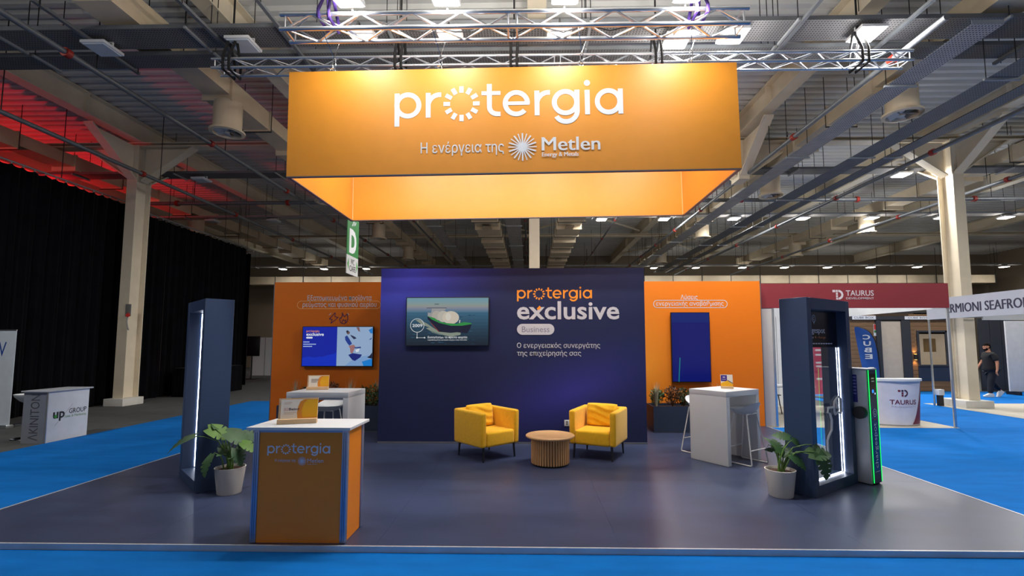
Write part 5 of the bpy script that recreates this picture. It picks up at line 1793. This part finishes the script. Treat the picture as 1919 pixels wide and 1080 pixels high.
# feather flag
t = thing('feather_flag', 'blue feather flag with white letters on a curved black pole', 'flag', (10.32, 14.45, FZ + 0.013))
pole = [(0, 0, 0.02), (0.0, 0, 1.0), (-0.03, 0, 1.5), (-0.10, 0, 1.85), (-0.24, 0, 2.1), (-0.42, 0, 2.22), (-0.62, 0, 2.26)]
MB().tube(pole, [0.02, 0.018, 0.016, 0.014, 0.012, 0.01, 0.008], 8).build('pole', BLACK, t, smooth=True)
FL = mat('flag_blue', (30, 82, 160), rough=0.7, var=0.06)
vs, fs = [], []
n = 20
for i in range(n + 1):
    z = 0.45 + 1.80 * i / n
    # pole edge and free edge
    for k in range(len(pole) - 1):
        if pole[k][2] <= z <= pole[k + 1][2]:
            f = (z - pole[k][2]) / (pole[k + 1][2] - pole[k][2])
            xr = pole[k][0] + (pole[k + 1][0] - pole[k][0]) * f
    xl = -0.42 - 0.24 * min(1, (z - 0.45) / 1.7)
    xl = min(xl, xr - 0.005)
    for j in range(5):
        q = j / 4
        vs.append((xr + (xl - xr) * q - 0.02, 0.02 * math.sin(q * 5 + i * 0.2), z))
for i in range(n):
    for j in range(4):
        a = i * 5 + j
        fs.append((a, a + 5, a + 6, a + 1))
MB().add(vs, fs).build('cloth', FL, t, smooth=True)
p = Print((0, -0.03, 0), XA, ZA)
for k, ch in enumerate('CUBE BOX'):
    if ch != ' ':
        p.text(ch, -0.18 - 0.012 * (7 - k), -0.40 - 0.012 * (7 - k), 1.88 - 0.19 * k, 2.02 - 0.19 * k, INK_W, bold=0.03)
p.build(t)
MB().lathe([(0.0, 0.0), (0.18, 0.0), (0.17, 0.03), (0.03, 0.05), (0.0, 0.05)], 20).build('base', BLACK, t, smooth=True)
# panels behind the person
t = thing('dark_partition', 'charcoal partition wall behind the walking person', 'partition', (16.9, 18.45, FZ + 0.013))
for i in range(3):
    box('partition_panel', DKP, t, i * 0.42, i * 0.42 + 0.405, 0, 0.05, 0, 2.7)
t = thing('white_board', 'white freestanding board on dark feet right of the walking person', 'board', (16.55, 17.05, FZ + 0.013))
box('panel', mat('board_grey_white', (196, 198, 202), rough=0.5), t, 0, 0.92, 0, 0.05, 0.12, 2.55)
for x in (0.12, 0.74):
    box('foot', BLACK, t, x, x + 0.07, -0.2, 0.28, 0, 0.119)
t = thing('wooden_shelf', 'brown wooden shelf unit at the right picture edge behind the white board', 'shelf', (18.4, 18.4, FZ + 0.013))
box('back_board', WOOD, t, 0, 1.6, 0.25, 0.28, 0, 2.5)
for z in (0.02, 0.75, 1.2, 1.7, 2.47):
    box('shelf_board', WOOD, t, 0, 1.6, 0, 0.2495, z, z + 0.03)
for i, x in enumerate((0.2, 0.36, 0.5, 0.7)):
    bt = thing('bottle', '%s amber bottle on the brown wooden shelf' % ordinal(i), 'bottle', (18.4 + x, 18.5, FZ + 0.013 + 0.781), 0, 'bottles on the wooden shelf')
    MB().lathe([(0.0, 0.0), (0.035, 0.0), (0.035, 0.16), (0.014, 0.21), (0.0, 0.21)], 12).build('glass_body', mat('amber_glass', (150, 84, 26), rough=0.2), bt, smooth=True)
    MB().lathe([(0.0, 0.2105), (0.014, 0.2105), (0.014, 0.25), (0.0, 0.25)], 10).build('cap', BLACK, bt, smooth=True)

# ---------------- person walking to the left
def skin_mesh(name, nodes, edges, levels=2, root=0):
    me = bpy.data.meshes.new(name)
    me.from_pydata([q[:3] for q in nodes], edges, [])
    ob = bpy.data.objects.new(name, me)
    COL.objects.link(ob)
    sk = ob.modifiers.new('skin', 'SKIN')
    for i, q in enumerate(nodes):
        rr = q[3] if isinstance(q[3], tuple) else (q[3], q[3])
        me.skin_vertices[0].data[i].radius = rr
        me.skin_vertices[0].data[i].use_root = (i == root)
    sk.use_smooth_shade = True
    ss = ob.modifiers.new('sub', 'SUBSURF')
    ss.levels = levels
    dg = bpy.context.evaluated_depsgraph_get()
    out = bpy.data.meshes.new_from_object(ob.evaluated_get(dg))
    bpy.data.objects.remove(ob, do_unlink=True)
    out.polygons.foreach_set('use_smooth', [True] * len(out.polygons))
    return out
SKIN = mat('skin_tone', (176, 122, 94), rough=0.55, var=0.05)
CLOTH_B = mat('black_cotton', (20, 20, 24), rough=0.9, var=0.15, scale=12)
TROU = mat('black_trouser_cloth', (24, 25, 32), rough=0.9, var=0.15, scale=12)
HAIR = mat('dark_hair', (18, 14, 12), rough=0.95, spec=0.1, var=0.2, scale=40)
SHOE = mat('white_sneaker', (220, 218, 212), rough=0.6, var=0.04)
# local space: the person faces -X, Y is left/right of the body; +Y is farther from the camera
pe = thing('person', 'person in black t-shirt and black trousers with white shoes walking left', 'person', (15.3, 16.4, FZ + 0.013), R(-10))
J = {}
nodes = [(0.00, 0, 0.93, 0.07), (0.0, 0, 1.10, 0.085), (-0.01, 0, 1.30, 0.09), (0.0, 0, 1.43, 0.06), (-0.01, 0, 1.50, 0.055), (-0.03, 0, 1.58, 0.06), (-0.03, 0, 1.66, 0.06)]
edges = [(0, 1), (1, 2), (2, 3), (3, 4), (4, 5), (5, 6)]
def chain(start, pts):
    prev = start
    for q in pts:
        nodes.append(q)
        edges.append((prev, len(nodes) - 1))
        prev = len(nodes) - 1
    return prev
def hand(w, d, side):
    """five fingers on the palm that ends the arm at node w"""
    bx_, by_, bz_ = nodes[w][:3]
    for k, (oy, ln) in enumerate(((-0.030, 0.070), (-0.010, 0.080), (0.010, 0.076), (0.028, 0.060))):
        chain(w, [(bx_ + d * 0.012, by_ + oy, bz_ - 0.045, 0.010), (bx_ + d * 0.004, by_ + oy, bz_ - 0.045 - ln * 0.55, 0.0085), (bx_ - d * 0.018, by_ + oy, bz_ - 0.045 - ln, 0.0075)])
    chain(w, [(bx_ - 0.035, by_ - side * 0.012, bz_ - 0.015, 0.011), (bx_ - 0.050, by_ - side * 0.016, bz_ - 0.055, 0.009)])
aN = chain(3, [(0.01, -0.17, 1.41, 0.062), (0.07, -0.235, 1.14, 0.047), (0.04, -0.26, 0.92, 0.034), (0.025, -0.265, 0.84, (0.028, 0.036))])
hand(aN, -1, 1)
aF = chain(3, [(0.0, 0.17, 1.41, 0.062), (-0.06, 0.23, 1.15, 0.047), (-0.18, 0.24, 0.97, 0.034), (-0.22, 0.24, 0.90, (0.028, 0.036))])
hand(aF, -1, -1)
legN = [(0.01, -0.09, 0.82, 0.06), (-0.06, -0.10, 0.50, 0.05), (-0.10, -0.10, 0.10, 0.04)]
legF = [(0.01, 0.09, 0.82, 0.06), (0.06, 0.10, 0.50, 0.05), (0.33, 0.10, 0.20, 0.04)]
chain(0, legN + [(-0.17, -0.10, 0.045, 0.035)])
chain(0, legF + [(0.36, 0.10, 0.12, 0.035)])
body = skin_mesh('body', nodes, edges)
bm = bmesh.new()
bm.from_mesh(body)
def blob(c, s, mtx=None):
    M = Matrix.Translation(c) @ (mtx or Matrix.Identity(4)) @ Matrix.Diagonal((s[0], s[1], s[2], 1))
    bmesh.ops.create_uvsphere(bm, u_segments=20, v_segments=14, radius=1, matrix=M)
hc = Vector((-0.045, 0, 1.655))
blob(hc, (0.095, 0.076, 0.118))
blob(hc + Vector((-0.02, 0, -0.055)), (0.075, 0.062, 0.072))
blob(hc + Vector((-0.098, 0, -0.012)), (0.02, 0.014, 0.026))
for s in (-1, 1):
    blob(hc + Vector((0.01, s * 0.077, -0.005)), (0.02, 0.012, 0.032))
blob(hc + Vector((-0.088, 0, -0.052)), (0.010, 0.024, 0.009))
bm.to_mesh(body)
bm.free()
body.polygons.foreach_set('use_smooth', [True] * len(body.polygons))
body.materials.clear()
body.materials.append(SKIN)
link(bpy.data.objects.new('body', body), pe)
b = MB()
for s in (-1, 1):
    b.lathe([(0.0, -0.008), (0.007, -0.004), (0.007, 0.004), (0.0, 0.008)], 8, (hc.x - 0.088, s * 0.03, hc.z + 0.012))
    b.box(hc.x - 0.094, hc.x - 0.084, s * 0.03 - 0.016, s * 0.03 + 0.016, hc.z + 0.028, hc.z + 0.035)
b.build('eyes', HAIR, pe)
def ellip(name, c, s, m, keep):
    bm = bmesh.new()
    bmesh.ops.create_uvsphere(bm, u_segments=24, v_segments=16, radius=1, matrix=Matrix.Translation(c) @ Matrix.Diagonal((s[0], s[1], s[2], 1)))
    bmesh.ops.delete(bm, geom=[f for f in bm.faces if not keep(f.calc_center_median())], context='FACES')
    me = bpy.data.meshes.new(name)
    bm.to_mesh(me)
    bm.free()
    me.materials.append(m)
    me.polygons.foreach_set('use_smooth', [True] * len(me.polygons))
    return link(bpy.data.objects.new(name, me), pe)
ellip('hair', hc + Vector((0.008, 0, 0.012)), (0.102, 0.083, 0.121), HAIR, lambda q: q.z > hc.z + 0.04 or (q.x > hc.x + 0.0 and q.z > hc.z - 0.05))
ellip('beard', hc + Vector((-0.022, 0, -0.062)), (0.079, 0.066, 0.072), HAIR, lambda q: q.z < hc.z - 0.08 or (q.z < hc.z - 0.02 and abs(q.y) > 0.052))
tn = [(0.0, 0, 0.80, 0.195), (0.0, 0, 0.96, 0.19), (-0.01, 0, 1.12, 0.175), (-0.01, 0, 1.28, 0.17), (0.0, 0, 1.41, 0.13), (-0.005, 0, 1.485, 0.075),
      (0.01, -0.19, 1.40, 0.092), (0.055, -0.235, 1.18, 0.08), (0.0, 0.19, 1.40, 0.092), (-0.045, 0.23, 1.19, 0.08)]
me = skin_mesh('t_shirt', tn, [(0, 1), (1, 2), (2, 3), (3, 4), (4, 5), (4, 6), (6, 7), (4, 8), (8, 9)])
me.materials.append(CLOTH_B)
ts = link(bpy.data.objects.new('t_shirt', me), pe)
tr = [(0.0, 0, 0.95, 0.16), (0.01, -0.09, 0.82, 0.125), (-0.06, -0.10, 0.50, 0.10), (-0.10, -0.10, 0.12, 0.078), (0.01, 0.09, 0.82, 0.125), (0.06, 0.10, 0.50, 0.10), (0.315, 0.10, 0.22, 0.07)]
me = skin_mesh('trousers', tr, [(0, 1), (1, 2), (2, 3), (0, 4), (4, 5), (5, 6)])
me.materials.append(TROU)
link(bpy.data.objects.new('trousers', me), pe)
def shoe(c, pitch):
    M = Matrix.Translation(c) @ Matrix.Rotation(pitch, 4, 'Y')
    prof = [(-0.20, 0.03), (-0.19, 0.055), (-0.12, 0.08), (-0.05, 0.12), (0.05, 0.125), (0.085, 0.10), (0.09, 0.0), (-0.18, 0.0)]
    b = MB()
    vs = [M @ Vector((a, -0.045, z)) for a, z in prof] + [M @ Vector((a, 0.045, z)) for a, z in prof]
    n = len(prof)
    fs = [tuple(range(n)), tuple(range(2 * n - 1, n - 1, -1))]
    for i in range(n):
        j = (i + 1) % n
        fs.append((i, n + i, n + j, j))
    b.add(vs, fs)
    b.build('shoe', SHOE, pe, bevel=0.014, seg=3)
shoe((-0.10, -0.10, 0.001), 0)
shoe((0.36, 0.10, 0.085), R(-48))
